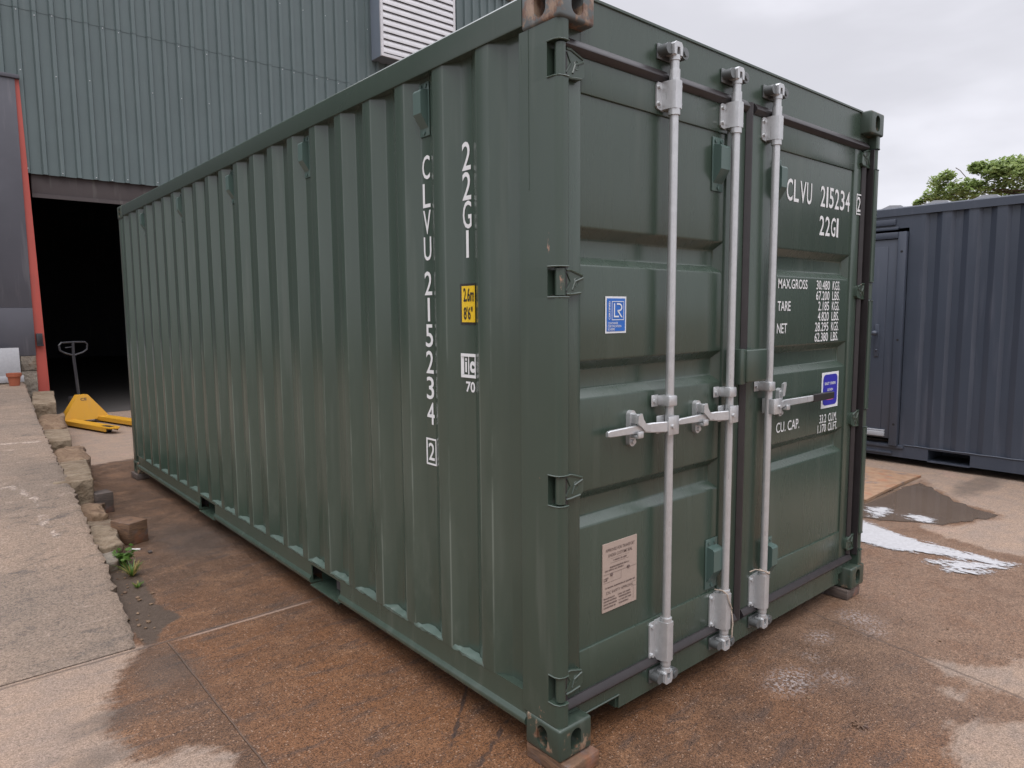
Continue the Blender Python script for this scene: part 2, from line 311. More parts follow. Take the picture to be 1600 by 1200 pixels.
class MB:
    """collects shapes in world coordinates and links them as one mesh object"""
    def __init__(s, M=None): s.bm = bmesh.new(); s.M = M; s.mi = 0
    def _post(s, verts, faces):
        if s.M is not None:
            bmesh.ops.transform(s.bm, matrix=s.M, verts=list(verts))
        for f in faces: f.material_index = s.mi
    def box(s, x0, x1, y0, y1, z0, z1, bev=0.0, seg=2, M=None):
        r = bmesh.ops.create_cube(s.bm, size=1.0); vs = r['verts']
        T = Matrix.Translation(((x0+x1)/2, (y0+y1)/2, (z0+z1)/2)) @ Matrix.Diagonal((x1-x0, y1-y0, z1-z0, 1))
        if M is not None: T = M @ T
        bmesh.ops.transform(s.bm, matrix=T, verts=vs)
        es = list({e for v in vs for e in v.link_edges}); fs = list({f for v in vs for f in v.link_faces})
        if bev > 0:
            rr = bmesh.ops.bevel(s.bm, geom=es, offset=bev, segments=seg, profile=0.5, affect='EDGES')
            fs = list({f for v in rr['verts'] for f in v.link_faces} | {f for f in fs if f.is_valid}); vs = list({v for f in fs for v in f.verts})
        s._post(vs, fs); return s
    def poly(s, pts, flip=False):
        vs = [s.bm.verts.new(p) for p in pts]; f = s.bm.faces.new(vs[::-1] if flip else vs); s._post(vs, [f]); return s
    def prism(s, pts, axis, a0, a1, cap=True):
        """closed outline pts in the plane across axis, drawn out from a0 to a1"""
        def P(p, a): return {'x': (a, p[0], p[1]), 'y': (p[0], a, p[1]), 'z': (p[0], p[1], a)}[axis]
        A = [s.bm.verts.new(P(p, a0)) for p in pts]; B = [s.bm.verts.new(P(p, a1)) for p in pts]
        fs = []; n = len(pts)
        for i in range(n): fs.append(s.bm.faces.new((A[i], A[(i+1) % n], B[(i+1) % n], B[i])))
        if cap: fs.append(s.bm.faces.new(A[::-1])); fs.append(s.bm.faces.new(B))
        bmesh.ops.recalc_face_normals(s.bm, faces=fs)
        s._post(A+B, fs); return s
    def cyl(s, p0, p1, r, n=16, r1=None, cap=True):
        p0, p1 = Vector(p0), Vector(p1); d = p1-p0
        q = Matrix.Translation((p0+p1)/2) @ d.to_track_quat('Z', 'Y').to_matrix().to_4x4()
        rr = bmesh.ops.create_cone(s.bm, cap_ends=cap, segments=n, radius1=r, radius2=r if r1 is None else r1, depth=d.length, matrix=q)
        vs = rr['verts']; s._post(vs, {f for v in vs for f in v.link_faces}); return s
    def tube(s, pts, r, n=8, cap=True):
        pts = [Vector(p) for p in pts]; rings = []; prev = None
        for i, p in enumerate(pts):
            t = (pts[min(i+1, len(pts)-1)] - pts[max(i-1, 0)]).normalized()
            if prev is None: a = t.orthogonal().normalized()
            else: a = (prev - t*prev.dot(t)).normalized()
            prev = a; c = t.cross(a); ri = r[i] if isinstance(r, (list, tuple)) else r
            rings.append([s.bm.verts.new(p + (a*math.cos(k*2*math.pi/n) + c*math.sin(k*2*math.pi/n))*ri) for k in range(n)])
        fs = []
        for A, B in zip(rings, rings[1:]):
            for k in range(n): fs.append(s.bm.faces.new((A[k], A[(k+1) % n], B[(k+1) % n], B[k])))
        if cap: fs.append(s.bm.faces.new(rings[0][::-1])); fs.append(s.bm.faces.new(rings[-1]))
        s._post([v for q in rings for v in q], fs); return s
    def ball(s, c, r, sc=(1, 1, 1), sub=2):
        M = Matrix.Translation(c) @ Matrix.Diagonal((*sc, 1))
        rr = bmesh.ops.create_icosphere(s.bm, subdivisions=sub, radius=r, matrix=M); vs = rr['verts']
        s._post(vs, {f for v in vs for f in v.link_faces}); return s
    def strip(s, A, B):
        """quads between two rows of points"""
        a = [s.bm.verts.new(p) for p in A]; q = [s.bm.verts.new(p) for p in B]
        fs = [s.bm.faces.new((a[i], a[i+1], q[i+1], q[i])) for i in range(len(a)-1)]
        s._post(a+q, fs); return s
    def build(s, name, mat, parent=None, smooth=32, label=None):
        me = bpy.data.meshes.new(name)
        off = wloc(parent) if parent is not None else Vector((0, 0, 0))
        if off.length: bmesh.ops.translate(s.bm, vec=-off, verts=s.bm.verts[:])
        s.bm.to_mesh(me); s.bm.free()
        for mm in (mat if isinstance(mat, (list, tuple)) else [mat]): me.materials.append(MAT[mm])
        if smooth:
            me.polygons.foreach_set('use_smooth', [True]*len(me.polygons)); me.set_sharp_from_angle(angle=R(smooth))
        o = bpy.data.objects.new(name, me); link(o, parent)
        if label: o['label'] = label
        return o
    def thing(s, name, mat, loc, label, cat, group=None, kind=None, smooth=32):
        """one-mesh thing with its origin at its base"""
        me_off = Vector(loc); bmesh.ops.translate(s.bm, vec=-me_off, verts=s.bm.verts[:])
        o = s.build(name, mat, None, smooth); o.location = me_off
        return tag(o, label, cat, group, kind)

# lettering: glyph outlines from the built-in font, fitted to a rectangle
_fc = {}
def glyph(text, bold=0.0):
    k = (text, bold)
    if k not in _fc:
        cu = bpy.data.curves.new('lettering', 'FONT'); cu.body = text; cu.size = 1.0; cu.resolution_u = 3; cu.offset = bold
        ob = bpy.data.objects.new('lettering', cu); me = bpy.data.meshes.new_from_object(ob)
        vs = np.array([tuple(v.co)[:2] for v in me.vertices]); fs = [tuple(q.vertices) for q in me.polygons]
        lo, hi = vs.min(0), vs.max(0); _fc[k] = ((vs-lo)/np.maximum(hi-lo, 1e-6), fs)
        bpy.data.objects.remove(ob); bpy.data.curves.remove(cu); bpy.data.meshes.remove(me)
    return _fc[k]
def letters(mb, text, rect, f, bold=0.012):
    """rect = (u0, u1, v0, v1); f maps (u, v) to a point"""
    vs, fs = glyph(text, bold); u0, u1, v0, v1 = rect
    bv = [mb.bm.verts.new(f(u0+(u1-u0)*p[0], v0+(v1-v0)*p[1])) for p in vs]
    for q in fs:
        try: mb.bm.faces.new([bv[i] for i in q]).material_index = mb.mi
        except ValueError: pass
def rrect(x0, x1, z0, z1, r, n=5):
    out = []
    for cx, cz, a in ((x1-r, z1-r, 0), (x0+r, z1-r, 90), (x0+r, z0+r, 180), (x1-r, z0+r, 270)):
        for k in range(n+1):
            t = R(a + 90*k/n); out.append((cx+r*math.cos(t), cz+r*math.sin(t)))
    return out
def jitter(mb, amp, sc=3.0, seed=0):
    from mathutils import noise as mn
    for v in mb.bm.verts:
        p = v.co*sc + Vector((seed*7.3, seed*3.1, seed*1.7))
        v.co += Vector((mn.noise(p), mn.noise(p+Vector((31, 0, 0))), mn.noise(p+Vector((0, 47, 0)))))*amp

# ------------------------------------------------------------------ ground
def sdf_poly(X, Y, pts):
    pts = np.array(pts, float); dmin = np.full(X.shape, 1e9); ins = np.zeros(X.shape, bool); n = len(pts)
    for i in range(n):
        a, c = pts[i], pts[(i+1) % n]; e = c-a; L = e@e
        t = np.clip(((X-a[0])*e[0]+(Y-a[1])*e[1])/L, 0, 1)
        dmin = np.minimum(dmin, np.hypot(X-a[0]-t*e[0], Y-a[1]-t*e[1]))
        if a[1] != c[1]:
            cr = (a[1] > Y) != (c[1] > Y); ins ^= cr & (X < (c[0]-a[0])*(Y-a[1])/(c[1]-a[1])+a[0])
    return np.where(ins, dmin, -dmin)
def sdf_line(X, Y, pts, w):
    dmin = np.full(X.shape, 1e9)
    for a, c in zip(pts, pts[1:]):
        a, c = np.array(a, float), np.array(c, float); e = c-a
        t = np.clip(((X-a[0])*e[0]+(Y-a[1])*e[1])/(e@e), 0, 1)
        dmin = np.minimum(dmin, np.hypot(X-a[0]-t*e[0], Y-a[1]-t*e[1]))
    return w-dmin
gx = np.concatenate([[-70, -40, -20, -10, -5], np.arange(-2.6, 7.4, 0.035), [8, 9, 11, 14, 20, 35, 70]])
gy = np.concatenate([[-60, -30, -15, -8, -4], np.arange(-2.2, 12.0, 0.035), [12.5, 14, 17, 21, 26, 35, 60]])
GX, GY = np.meshgrid(gx, gy); nx, ny = len(gx), len(gy)
V = np.stack([GX.ravel(), GY.ravel(), np.zeros(nx*ny)], 1)
ii = (np.arange(ny-1)[:, None]*nx+np.arange(nx-1)[None, :]).ravel()
F = np.stack([ii, ii+1, ii+nx+1, ii+nx], 1)
me = bpy.data.meshes.new('yard_ground'); me.vertices.add(len(V)); me.vertices.foreach_set('co', V.ravel())
me.loops.add(F.size); me.loops.foreach_set('vertex_index', F.ravel().astype(np.int32))
me.polygons.add(len(F)); me.polygons.foreach_set('loop_start', np.arange(0, F.size, 4, dtype=np.int32))
me.update(calc_edges=True)
x, y = GX.ravel(), GY.ravel()
dryA = [(-0.83, 2.10), (-0.85, 2.0), (-0.97, 1.85), (-1.06, 1.60), (-1.12, 1.33), (-1.10, 1.14), (-1.02, 1.06), (-0.90, 1.05), (-0.80, 0.93), (-0.9, 0.4), (-1.3, -0.6), (-9, -3), (-12, 2.2), (-3, 2.2)]
dryB = [(1.86, -0.53), (1.92, -0.63), (2.02, -0.74), (2.17, -0.80), (2.6, -1.1), (2.3, -1.5), (1.80, -1.0), (1.79, -0.76), (1.80, -0.63)]
dryC = [(1.22, -0.81), (1.40, -0.78), (1.50, -0.86), (1.62, -0.95), (1.9, -1.4), (1.2, -1.9), (0.9, -1.1), (1.10, -0.90)]
dryD = [(4.05, 0.27), (3.92, 0.16), (3.85, -0.02), (3.80, -0.31), (3.82, -0.46), (3.6, -1.5), (5, -4), (30, -20), (60, 0), (30, 8), (4.6, 4.0), (4.30, 1.60), (4.35, 0.84), (5.62, 0.76), (5.30, 0.57), (4.97, 0.28), (4.78, -0.10), (4.50, -0.02), (4.18, 0.12)]
dryE = [(-0.40, 6.95), (-0.1, 7.02), (0.25, 7.06), (3, 7.4), (9, 8.0), (9, 26), (-3, 26), (-3, 7)]
dryF = [(1.62, -0.62), (1.68, -0.60), (1.66, -0.70), (1.58, -0.78)]
dry = np.max([sdf_poly(x, y, q) for q in (dryA, dryB, dryC, dryD, dryE, dryF)], 0)
soil = sdf_poly(x, y, [(-0.84, 2.06), (-0.84, 2.7), (-0.80, 3.0), (-0.74, 3.5), (-0.60, 3.45), (-0.62, 3.0), (-0.66, 2.55), (-0.60, 2.30), (-0.72, 2.20), (-0.78, 2.05)])
dark = np.max([0.16-np.hypot((x+0.80)*1.2, (y-1.72)*0.75), 0.13-np.hypot(x+1.08, (y-1.45)*1.6), 0.22-np.hypot((x+0.15)*1.0, (y-3.6)*0.5), 0.10-np.hypot(x+1.22, (y-1.20)*1.5),
               0.20-np.hypot((x-5.7)*0.4, (y-0.35)*1.6), 0.25-np.hypot((x-4.3)*0.6, (y-0.75)*1.0)], 0)
trail = np.maximum(sdf_line(x, y, [(0.15, 0.72), (-0.05, 0.52), (-0.24, 0.36), (-0.30, 0.29)], 0.009), sdf_line(x, y, [(0.10, 0.40), (-0.05, 0.31), (-0.174, 0.245), (-0.5, 0.0)], 0.011))
spray = np.max([0.10-np.hypot((x-2.08)*1.0, (y+0.13)*0.8), 0.07-np.hypot(x-1.98, y+0.24), 0.10-np.hypot((x-1.72), (y+0.09)*1.6), 0.14-np.hypot((x-1.22)*0.9, (y+0.20)*1.4), 0.07-np.hypot(x-1.40, y+0.32), 0.05-np.hypot(x-1.50, y+0.16)], 0)
pale = np.clip(0.5 + np.maximum(0.9-np.hypot((x-2.1)*0.9, (y+0.35)*1.1), 0.5-np.hypot(x-3.2, y-0.1))*1.6, 0, 1)
pale = np.where((x > 1.0), np.clip((x-1.0)/1.0, 0, 1), 0.0)*np.clip(1.4-pale*0.5, 0, 1)
grey = np.where((x < -0.735) & (y < 2.03), 0.45, 0.0) + np.clip((y-1.6)/1.6, 0, 1)*np.clip((1.2-x)/1.0, 0, 1)*0.9 + 0.35*np.exp(-((x-1.4)**2*0.3+(y+0.1)**2*3))
for nm, arr in (('grey', grey), ('dry', dry), ('soil', soil), ('dark', dark), ('trail', trail), ('spray', spray), ('pale', pale)):
    a = me.attributes.new(nm, 'FLOAT', 'POINT'); a.data.foreach_set('value', arr.astype(np.float32))
me.materials.append(MAT['yard_concrete'])
yard = link(bpy.data.objects.new('yard_ground', me)); tag(yard, 'wet rust brown concrete yard with dry pale patches', kind='structure')

# the ramp on the left, climbing to the warehouse door
EDGE = [(-0.855, 2.06), (-0.845, 2.27), (-0.820, 2.60), (-0.802, 2.92), (-0.778, 3.26), (-0.779, 3.50), (-0.752, 3.96), (-0.722, 4.50), (-0.705, 5.03), (-0.680, 5.65), (-0.631, 6.55), (-0.574, 7.67), (-0.469, 9.23), (-0.345, 11.05), (-0.335, 11.43)]
def zramp(y): return float(np.interp(y, [2.06, 5.0, 11.5], [0.004, 0.30, 0.62]))
ys = np.arange(2.06, 11.43, 0.06)
mb = MB(); rows = []; rsd = random.Random(31); xoff = [0.0, 0.02]+list(np.arange(0.06, 1.3, 0.05))+[1.6, 2.2, 3.5, 8.0]
jit = [rsd.gauss(0, 0.010) for _ in range(400)]
ys = np.arange(2.06, 11.43, 0.05)
for k, yy in enumerate(ys):
    xe = float(np.interp(yy, [e[1] for e in EDGE], [e[0] for e in EDGE])) + jit[k]*0.6+jit[k+40]*0.3-abs(rsd.gauss(0, .004)); zz = zramp(yy)
    row = [(xe-q, yy, zz-(0.012*rsd.random()+0.004 if q == 0 else 0.0)) for q in xoff[::-1]]+[(xe+rsd.gauss(0, .008)-0.004, yy, -0.02)]
    rows.append(row)
for A, B in zip(rows, rows[1:]): mb.strip(A, B)
bmesh.ops.remove_doubles(mb.bm, verts=mb.bm.verts[:], dist=1e-5); bmesh.ops.recalc_face_normals(mb.bm, faces=mb.bm.faces[:])
if sum(f.normal.z for f in mb.bm.faces) < 0: bmesh.ops.reverse_faces(mb.bm, faces=mb.bm.faces[:])
ramp = mb.build('concrete_ramp', 'ramp_concrete', smooth=40); tag(ramp, 'pale worn concrete ramp climbing to the warehouse door', kind='structure')
rv = np.array([tuple(v.co) for v in ramp.data.vertices])
s_ = np.maximum(sdf_line(rv[:, 0], rv[:, 1], [(-1.32, 4.9), (-1.08, 4.97), (-0.97, 4.55), (-0.975, 4.25), (-1.0, 4.0), (-0.955, 3.72)], 0.020), sdf_line(rv[:, 0], rv[:, 1], [(-2.6, 6.7), (-1.3, 6.75), (-0.72, 6.6)], 0.03))
a = ramp.data.attributes.new('scrape', 'FLOAT', 'POINT'); a.data.foreach_set('value', s_.astype(np.float32))

# the shallow pool of water by the plywood
def blob(pts, amp, n=9, seed=1):
    from mathutils import noise as mn
    out = []
    for i in range(len(pts)):
        a, c = Vector((*pts[i], 0)), Vector((*pts[(i+1) % len(pts)], 0))
        for k in range(n):
            q = a.lerp(c, k/n); out.append((q.x + mn.noise(q*9+Vector((seed, 0, 0)))*amp + mn.noise(q*31)*amp*0.4, q.y + mn.noise(q*9+Vector((0, seed+5, 0)))*amp + mn.noise(q*31+Vector((9, 0, 0)))*amp*0.4))
    return out
mb = MB(); pts = blob([(3.90, 0.62), (4.42, 0.835), (4.9, 0.80), (5.45, 0.74), (5.22, 0.53), (4.97, 0.31), (4.76, -0.06), (4.45, 0.03), (4.20, 0.16), (4.06, 0.33)], 0.045)
mb.poly([(p[0], p[1], 0.004) for p in pts]); bmesh.ops.triangulate(mb.bm, faces=mb.bm.faces[:])
for f in mb.bm.faces:
    if f.normal.z < 0: f.normal_flip()
pud = mb.build('puddle_water', 'puddle_water', smooth=0); tag(pud, 'shallow brown puddle beside the plywood sheet', kind='structure')

# white foam washed over the wet concrete
FP = [[(3.84, 0.62), (3.70, 0.33), (3.62, 0.10), (3.59, -0.16), (3.585, -0.44), (3.50, -0.34), (3.47, -0.15), (3.40, 0.05), (3.32, 0.20), (3.36, 0.42), (3.45, 0.64)],
      [(3.25, -0.08), (3.36, -0.18), (3.56, -0.44), (3.40, -0.36), (3.26, -0.26)], [(3.17, -0.20), (3.22, -0.22), (3.34, -0.38), (3.24, -0.34)],
      [(4.29, 0.34), (4.22, 0.40), (4.13, 0.31), (4.18, 0.22), (4.26, 0.25)], [(4.13, 0.64), (4.23, 0.70), (4.31, 0.60), (4.20, 0.54), (4.00, 0.56)]]
fx, fy = np.meshgrid(np.arange(3.0, 4.5, 0.015), np.arange(-0.65, 0.85, 0.015)); sf = np.max([sdf_poly(fx, fy, q) for q in FP], 0)+0.028
nyf, nxf = fx.shape; keep = sf > -0.13; idx = -np.ones(fx.shape, int); vs_ = []
mb = MB(); lay = []
for r_ in range(nyf-1):
    for c_ in range(nxf-1):
        if keep[r_:r_+2, c_:c_+2].all():
            q = []
            for rr, cc in ((r_, c_), (r_, c_+1), (r_+1, c_+1), (r_+1, c_)):
                if idx[rr, cc] < 0: idx[rr, cc] = len(vs_); vs_.append(mb.bm.verts.new((fx[rr, cc], fy[rr, cc], 0.007))); lay.append(sf[rr, cc])
                q.append(vs_[idx[rr, cc]])
            mb.bm.faces.new(q)
fm = mb.build('soap_foam', 'soap_foam', smooth=0); tag(fm, 'white soap foam washed across the wet concrete', 'foam', kind='stuff')
a = fm.data.attributes.new('inside', 'FLOAT', 'POINT'); a.data.foreach_set('value', np.array(lay, np.float32))
mb = MB(); mb.poly([(-0.05, 11.56, 0.004), (16.8, 11.56, 0.004), (16.8, 29.8, 0.004), (-0.05, 29.8, 0.004)]); fl = mb.build('indoor_shade_sheet', 'indoor_shade', smooth=0); tag(fl, 'dark sheet over the warehouse floor, painting in the indoor shade', kind='structure')  # added sheet; its dark colour stands in for shade on the indoor floor

# ------------------------------------------------------------------ the green container
B0 = 0.06; TOP = B0+2.591; LEN = 6.058; WID = 2.438
cont = empty('shipping_container', (0, 0, B0), 'dark green steel shipping container with white lettering, closed doors and three galvanised rods', 'shipping container')
def castings():
    def one(x0, y0, z0, fx, fy):
        c = MB(); c.box(x0, x0+0.162, y0, y0+0.178, z0, z0+0.118, 0.010, 3); ob = c.build('tmp', 'rusty_casting_paint')
        h = MB(); xc, yc, zc = x0+0.081, y0+0.089, z0+0.059
        oval = rrect(-0.027, 0.027, -0.041, 0.041, 0.0265, 7)
        sx = -1 if fx else 1
        xo = x0 if fx else x0+0.162; yo = y0 if fy else y0+0.178
        k = MB(); k.prism([(yc+a, zc+q) for a, q in oval], 'x', xo-0.07, xo+0.07)
        k.prism([(xc+a, zc+q) for a, q in oval], 'y', yo-0.07, yo+0.07)
        cut = k.build('tmp', 'hole_black'); h.bm.free()
        md = ob.modifiers.new('b', 'BOOLEAN'); md.operation = 'DIFFERENCE'; md.object = cut; md.solver = 'EXACT'
        try: md.use_self = True
        except Exception: pass
        dg = bpy.context.evaluated_depsgraph_get(); me = bpy.data.meshes.new_from_object(ob.evaluated_get(dg))
        bpy.data.objects.remove(ob); bpy.data.objects.remove(cut)
        return me
    for z0 in (B0, TOP-0.118):
        for x0, fx in ((0, True), (WID-0.162, False)):
            for y0, fy in ((0, True), (LEN-0.178, False)):
                me = one(x0, y0, z0, fx, fy); me.name = 'corner_casting'
                me.transform(Matrix.Translation((0, 0, -B0)))
                me.materials.clear(); me.materials.append(MAT['worn_casting_paint' if (z0 > 1 and fx and fy) else 'rusty_casting_paint'])
                me.polygons.foreach_set('material_index', [0]*len(me.polygons))
                me.polygons.foreach_set('use_smooth', [True]*len(me.polygons)); me.set_sharp_from_angle(angle=R(32))
                o = bpy.data.objects.new('corner_casting', me); link(o, cont)
castings()
ZB, ZT = B0+0.118, TOP-0.118
HZ = [(2.360, 2.470), (1.665, 1.765), (0.965, 1.070), (0.262, 0.362)]      # hinge slots
def rear_post(left):
    sx = 1 if left else -1; X = (lambda v: v) if left else (lambda v: WID-v)
    def arc(cx, cy, r, a0, a1, n=6): return [(cx+r*math.cos(R(a0+(a1-a0)*k/n)), cy+r*math.sin(R(a0+(a1-a0)*k/n))) for k in range(n+1)]
    full = [(0.006, 0.196)] + arc(0.030, 0.032, 0.024, 180, 270) + [(0.048, 0.008), (0.056, 0.014), (0.056, 0.060), (0.066, 0.064), (0.066, 0.196)]
    cut = [(0.006, 0.196), (0.006, 0.062), (0.066, 0.064), (0.066, 0.196)]
    mb = MB(); z = ZB; cuts = sorted(HZ)
    for a, c in cuts:
        mb.prism([(X(p[0]), p[1]) for p in full], 'z', z, a); mb.prism([(X(p[0]), p[1]) for p in cut], 'z', a, c); z = c
        for q, s in ((a, -1), (c, 1)):            # cut lips round the slot
            mb.tube([(X(0.004), 0.060, q), (X(0.005), 0.030, q), (X(0.013), 0.014, q), (X(0.030), 0.007, q), (X(0.052), 0.008, q)], 0.0028, 6)
    mb.prism([(X(p[0]), p[1]) for p in full], 'z', z, ZT)
    mb.tube([(X(0.0062), 0.150, 2.02), (X(0.0060), 0.151, ZT)], 0.0026, 6)     # weld seam
    mb.build('corner_post', 'green_post_paint', cont)
rear_post(True); rear_post(False)
for xa, xb in ((0.006, 0.10), (WID-0.10, WID-0.006)):
    m2 = MB(); m2.box(xa, xb, LEN-0.12, LEN-0.006, ZB, ZT, 0.006); m2.build('corner_post', 'green_post_paint', cont)
# rails
for X, s in ((lambda v: v, 1), (lambda v: WID-v, -1)):
    mb = MB(); pr = [(0.004, 2.552), (0.002, 2.558), (0.002, 2.640), (0.007, 2.647), (0.060, 2.647), (0.060, 2.552)]
    mb.prism([(X(a), c) for a, c in pr], 'y', 0.178, LEN-0.178)
    mb.build('top_rail', 'green_paint', cont)
    mb = MB()
    pr = [(0.012, 0.243), (0.012, 0.170), (0.010, 0.158), (-0.001, 0.146), (-0.004, 0.136), (-0.001, 0.124), (0.010, 0.116), (0.070, 0.114), (0.070, 0.122), (0.020, 0.128), (0.020, 0.236), (0.075, 0.238), (0.075, 0.243)]
    hi = [(0.012, 0.243), (0.012, 0.222), (0.020, 0.222), (0.020, 0.236), (0.075, 0.238), (0.075, 0.243)]
    segs = [(0.178, 1.64, 1), (1.64, 1.985, 0), (1.985, 3.62, 1), (3.62, 3.965, 0), (3.965, LEN-0.178, 1)]
    for a, c, f in segs:
        mb.prism([(X(p), q) for p, q in (pr if f else hi)], 'y', a, c)
        if not f:
            mb.box(min(X(0.075), X(0.9)), max(X(0.075), X(0.9)), a-0.004, a, 0.10, 0.222); mb.box(min(X(0.075), X(0.9)), max(X(0.075), X(0.9)), c, c+0.004, 0.10, 0.222)
            mb.box(min(X(0.0), X(0.9)), max(X(0.0), X(0.9)), a, c, 0.106, 0.112)
    # caulked flange patches in the hollows of the panel
    mb.build('bottom_rail', 'green_paint', cont)
# corrugated sides
PITCH = 0.275; Y0 = 0.367
XO, XI = 0.010, 0.046
def side_knots():
    k = [(0.190, XI), (Y0-0.0665, XI), (Y0, XO)]; yy = Y0
    while yy < LEN-0.45:
        k += [(yy, XO), (yy+0.070, XO), (yy+0.1365, XI), (yy+0.2065, XI)]; yy += PITCH
    k += [(yy, XO), (yy+0.07, XO), (yy+0.1365, XI), (LEN-0.115, XI)]
    out = []
    for q in k:
        if not out or q[0]-out[-1][0] > 1e-4: out.append(q)
    return out
KN = side_knots()
def xprof(yy): return float(np.interp(yy, [k[0] for k in KN], [k[1] for k in KN]))
def rounded(kn, r=0.006):
    out = [kn[0]]
    for a, c, e in zip(kn, kn[1:], kn[2:]):
        A, C, E = Vector(a), Vector(c), Vector(e)
        out += [tuple(C+(A-C).normalized()*r), tuple(C+((A-C).normalized()+(E-C).normalized())*r*0.22), tuple(C+(E-C).normalized()*r)]
    return out+[kn[-1]]
RK = rounded(KN); panels = []
for X in (lambda v: v, lambda v: WID-v):
    mb = MB(); zs = [0.241, 0.30, 0.7, 1.2, 1.7, 2.2, 2.50, 2.556]
    for za, zb in zip(zs, zs[1:]):
        mb.strip([(X(k[1]), k[0], za) for k in RK], [(X(k[1]), k[0], zb) for k in RK])
    bmesh.ops.remove_doubles(mb.bm, verts=mb.bm.verts[:], dist=1e-5)
    if X(0) > 1: bmesh.ops.reverse_faces(mb.bm, faces=mb.bm.faces[:])
    pn = mb.build('side_panel', 'green_panel_paint', cont, smooth=50); panels.append(pn)
    cy = [(k[0]) for k in KN if abs(k[1]-XO) < 1e-4]; cy = np.array(cy)
    vv_ = np.array([v.co.y for v in pn.data.vertices]); dd = np.abs(vv_[:, None]-cy[None, :]).min(1)
    a = pn.data.attributes.new('ridge', 'FLOAT', 'POINT'); a.data.foreach_set('value', np.where(dd < 0.004, 1.0, 0.12*(dd < 0.008)).astype(np.float32))
# ragged sealant, toned paler as if skylit, on the ledge where the near panel meets its rail
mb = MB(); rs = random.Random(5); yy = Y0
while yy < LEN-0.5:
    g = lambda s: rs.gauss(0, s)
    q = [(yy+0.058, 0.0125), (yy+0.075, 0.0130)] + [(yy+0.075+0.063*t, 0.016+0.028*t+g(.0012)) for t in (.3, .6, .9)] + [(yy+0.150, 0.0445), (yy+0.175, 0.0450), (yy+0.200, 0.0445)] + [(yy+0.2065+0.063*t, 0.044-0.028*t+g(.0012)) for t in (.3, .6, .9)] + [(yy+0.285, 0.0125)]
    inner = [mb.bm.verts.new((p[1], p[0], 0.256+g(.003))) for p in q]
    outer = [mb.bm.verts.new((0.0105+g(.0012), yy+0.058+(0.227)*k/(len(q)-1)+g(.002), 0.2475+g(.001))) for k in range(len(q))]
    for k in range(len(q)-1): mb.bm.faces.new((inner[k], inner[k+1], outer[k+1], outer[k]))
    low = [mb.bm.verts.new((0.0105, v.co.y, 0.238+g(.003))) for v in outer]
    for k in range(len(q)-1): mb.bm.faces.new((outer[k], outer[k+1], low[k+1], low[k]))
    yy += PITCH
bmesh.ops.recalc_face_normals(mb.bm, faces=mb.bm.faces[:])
mb.build('sealant_bead', 'sealant_skylit_tone', panels[0], smooth=60)
mb = MB(); mb.prism([(0.06, 2.62), (WID-0.06, 2.62), (WID-0.06, 2.60), (0.06, 2.60)], 'y', 0.10, LEN-0.10); mb.build('roof_panel', 'green_roof_paint', cont)
mb = MB(); mb.box(0.09, WID-0.09, 0.12, LEN-0.12, 0.20, 0.235)
for k in range(17): mb.box(0.08, WID-0.08, 0.45+k*0.33, 0.50+k*0.33, 0.115, 0.20)
mb.build('floor', 'beam_brown', cont)
mb = MB(); mb.box(0.10, WID-0.10, LEN-0.06, LEN-0.03, 0.2, 2.58); mb.build('front_wall', 'green_paint', cont)
# ventilator housings
def ventilator(parent, M, wide=0.046, h=0.115):
    mb = MB(M)
    mb.box(-wide, wide, 0, 0.005, -h, h, 0.003)
    a = wide*0.80
    mb.prism([(0.004, h*0.72), (0.034, h*0.66), (0.040, h*0.58), (0.040, -h*0.22), (0.004, -h*0.72)], 'x', -a, a)
    for u in (-wide*0.55, wide*0.45): mb.cyl((u, 0.004, h*0.86), (u, 0.010, h*0.86), 0.008, 10)
    for u in (0,): mb.cyl((u, 0.004, -h*0.86), (u, 0.010, -h*0.86), 0.008, 10)
    return mb.build('ventilator', 'teal_plastic', parent)
def side_M(y, z): return Matrix.Translation((XI-0.001, y, z)) @ Matrix(((0, -1, 0, 0), (-1, 0, 0, 0), (0, 0, 1, 0), (0, 0, 0, 1)))
for k in range(5):
    kk = 1+4*k; ventilator(panels[0], side_M(Y0+0.1715+kk*PITCH, 2.430), 0.034, 0.105)
# lettering down the near side
def fside(y, zz, off=0.0022): return (xprof(y)-off, y, zz)
mb = MB()
def col_letters(word, zs, yc, w):
    for ch, (zt, zb) in zip(word, zs):
        ww = w*(0.30 if ch == '1' else 1.0)
        letters(mb, ch, (yc+ww/2, yc-ww/2, zb, zt), lambda u, v: fside(u, v), 0.008)
ZC = [(2.252, 2.157), (2.141, 2.045), (2.034, 1.938), (1.927, 1.831), (1.787, 1.690), (1.679, 1.582), (1.570, 1.475), (1.460, 1.365), (1.351, 1.256), (1.243, 1.149)]
YL = Y0+0.1715+PITCH
col_letters('CLVU215234', ZC, YL, 0.054)
mb.build('serial_lettering', 'white_letter', panels[0]); mb = MB()
letters(mb, '2', (YL+0.022, YL-0.022, 0.995, 1.070), lambda u, v: fside(u, v), 0.008)
def frame_side(y0, y1, z0, z1, t, mbx=None):
    mbx = mbx or mb
    for a, c, e, f in ((y0, y1, z1-t, z1), (y0, y1, z0, z0+t), (y0, y0+t, z0+t, z1-t), (y1-t, y1, z0+t, z1-t)):
        mbx.poly([fside(c, e), fside(a, e), fside(a, f), fside(c, f)])
frame_side(YL-0.037, YL+0.037, 0.975, 1.090, 0.008)
mb.build('check_digit', 'white_letter', panels[0]); mb = MB()
YG = Y0+0.1715
col_letters('22G1', [(2.257, 2.152), (2.146, 2.042), (2.039, 1.935), (1.929, 1.826)], YG+0.004, 0.054)
mb.build('size_code', 'white_letter', panels[0])
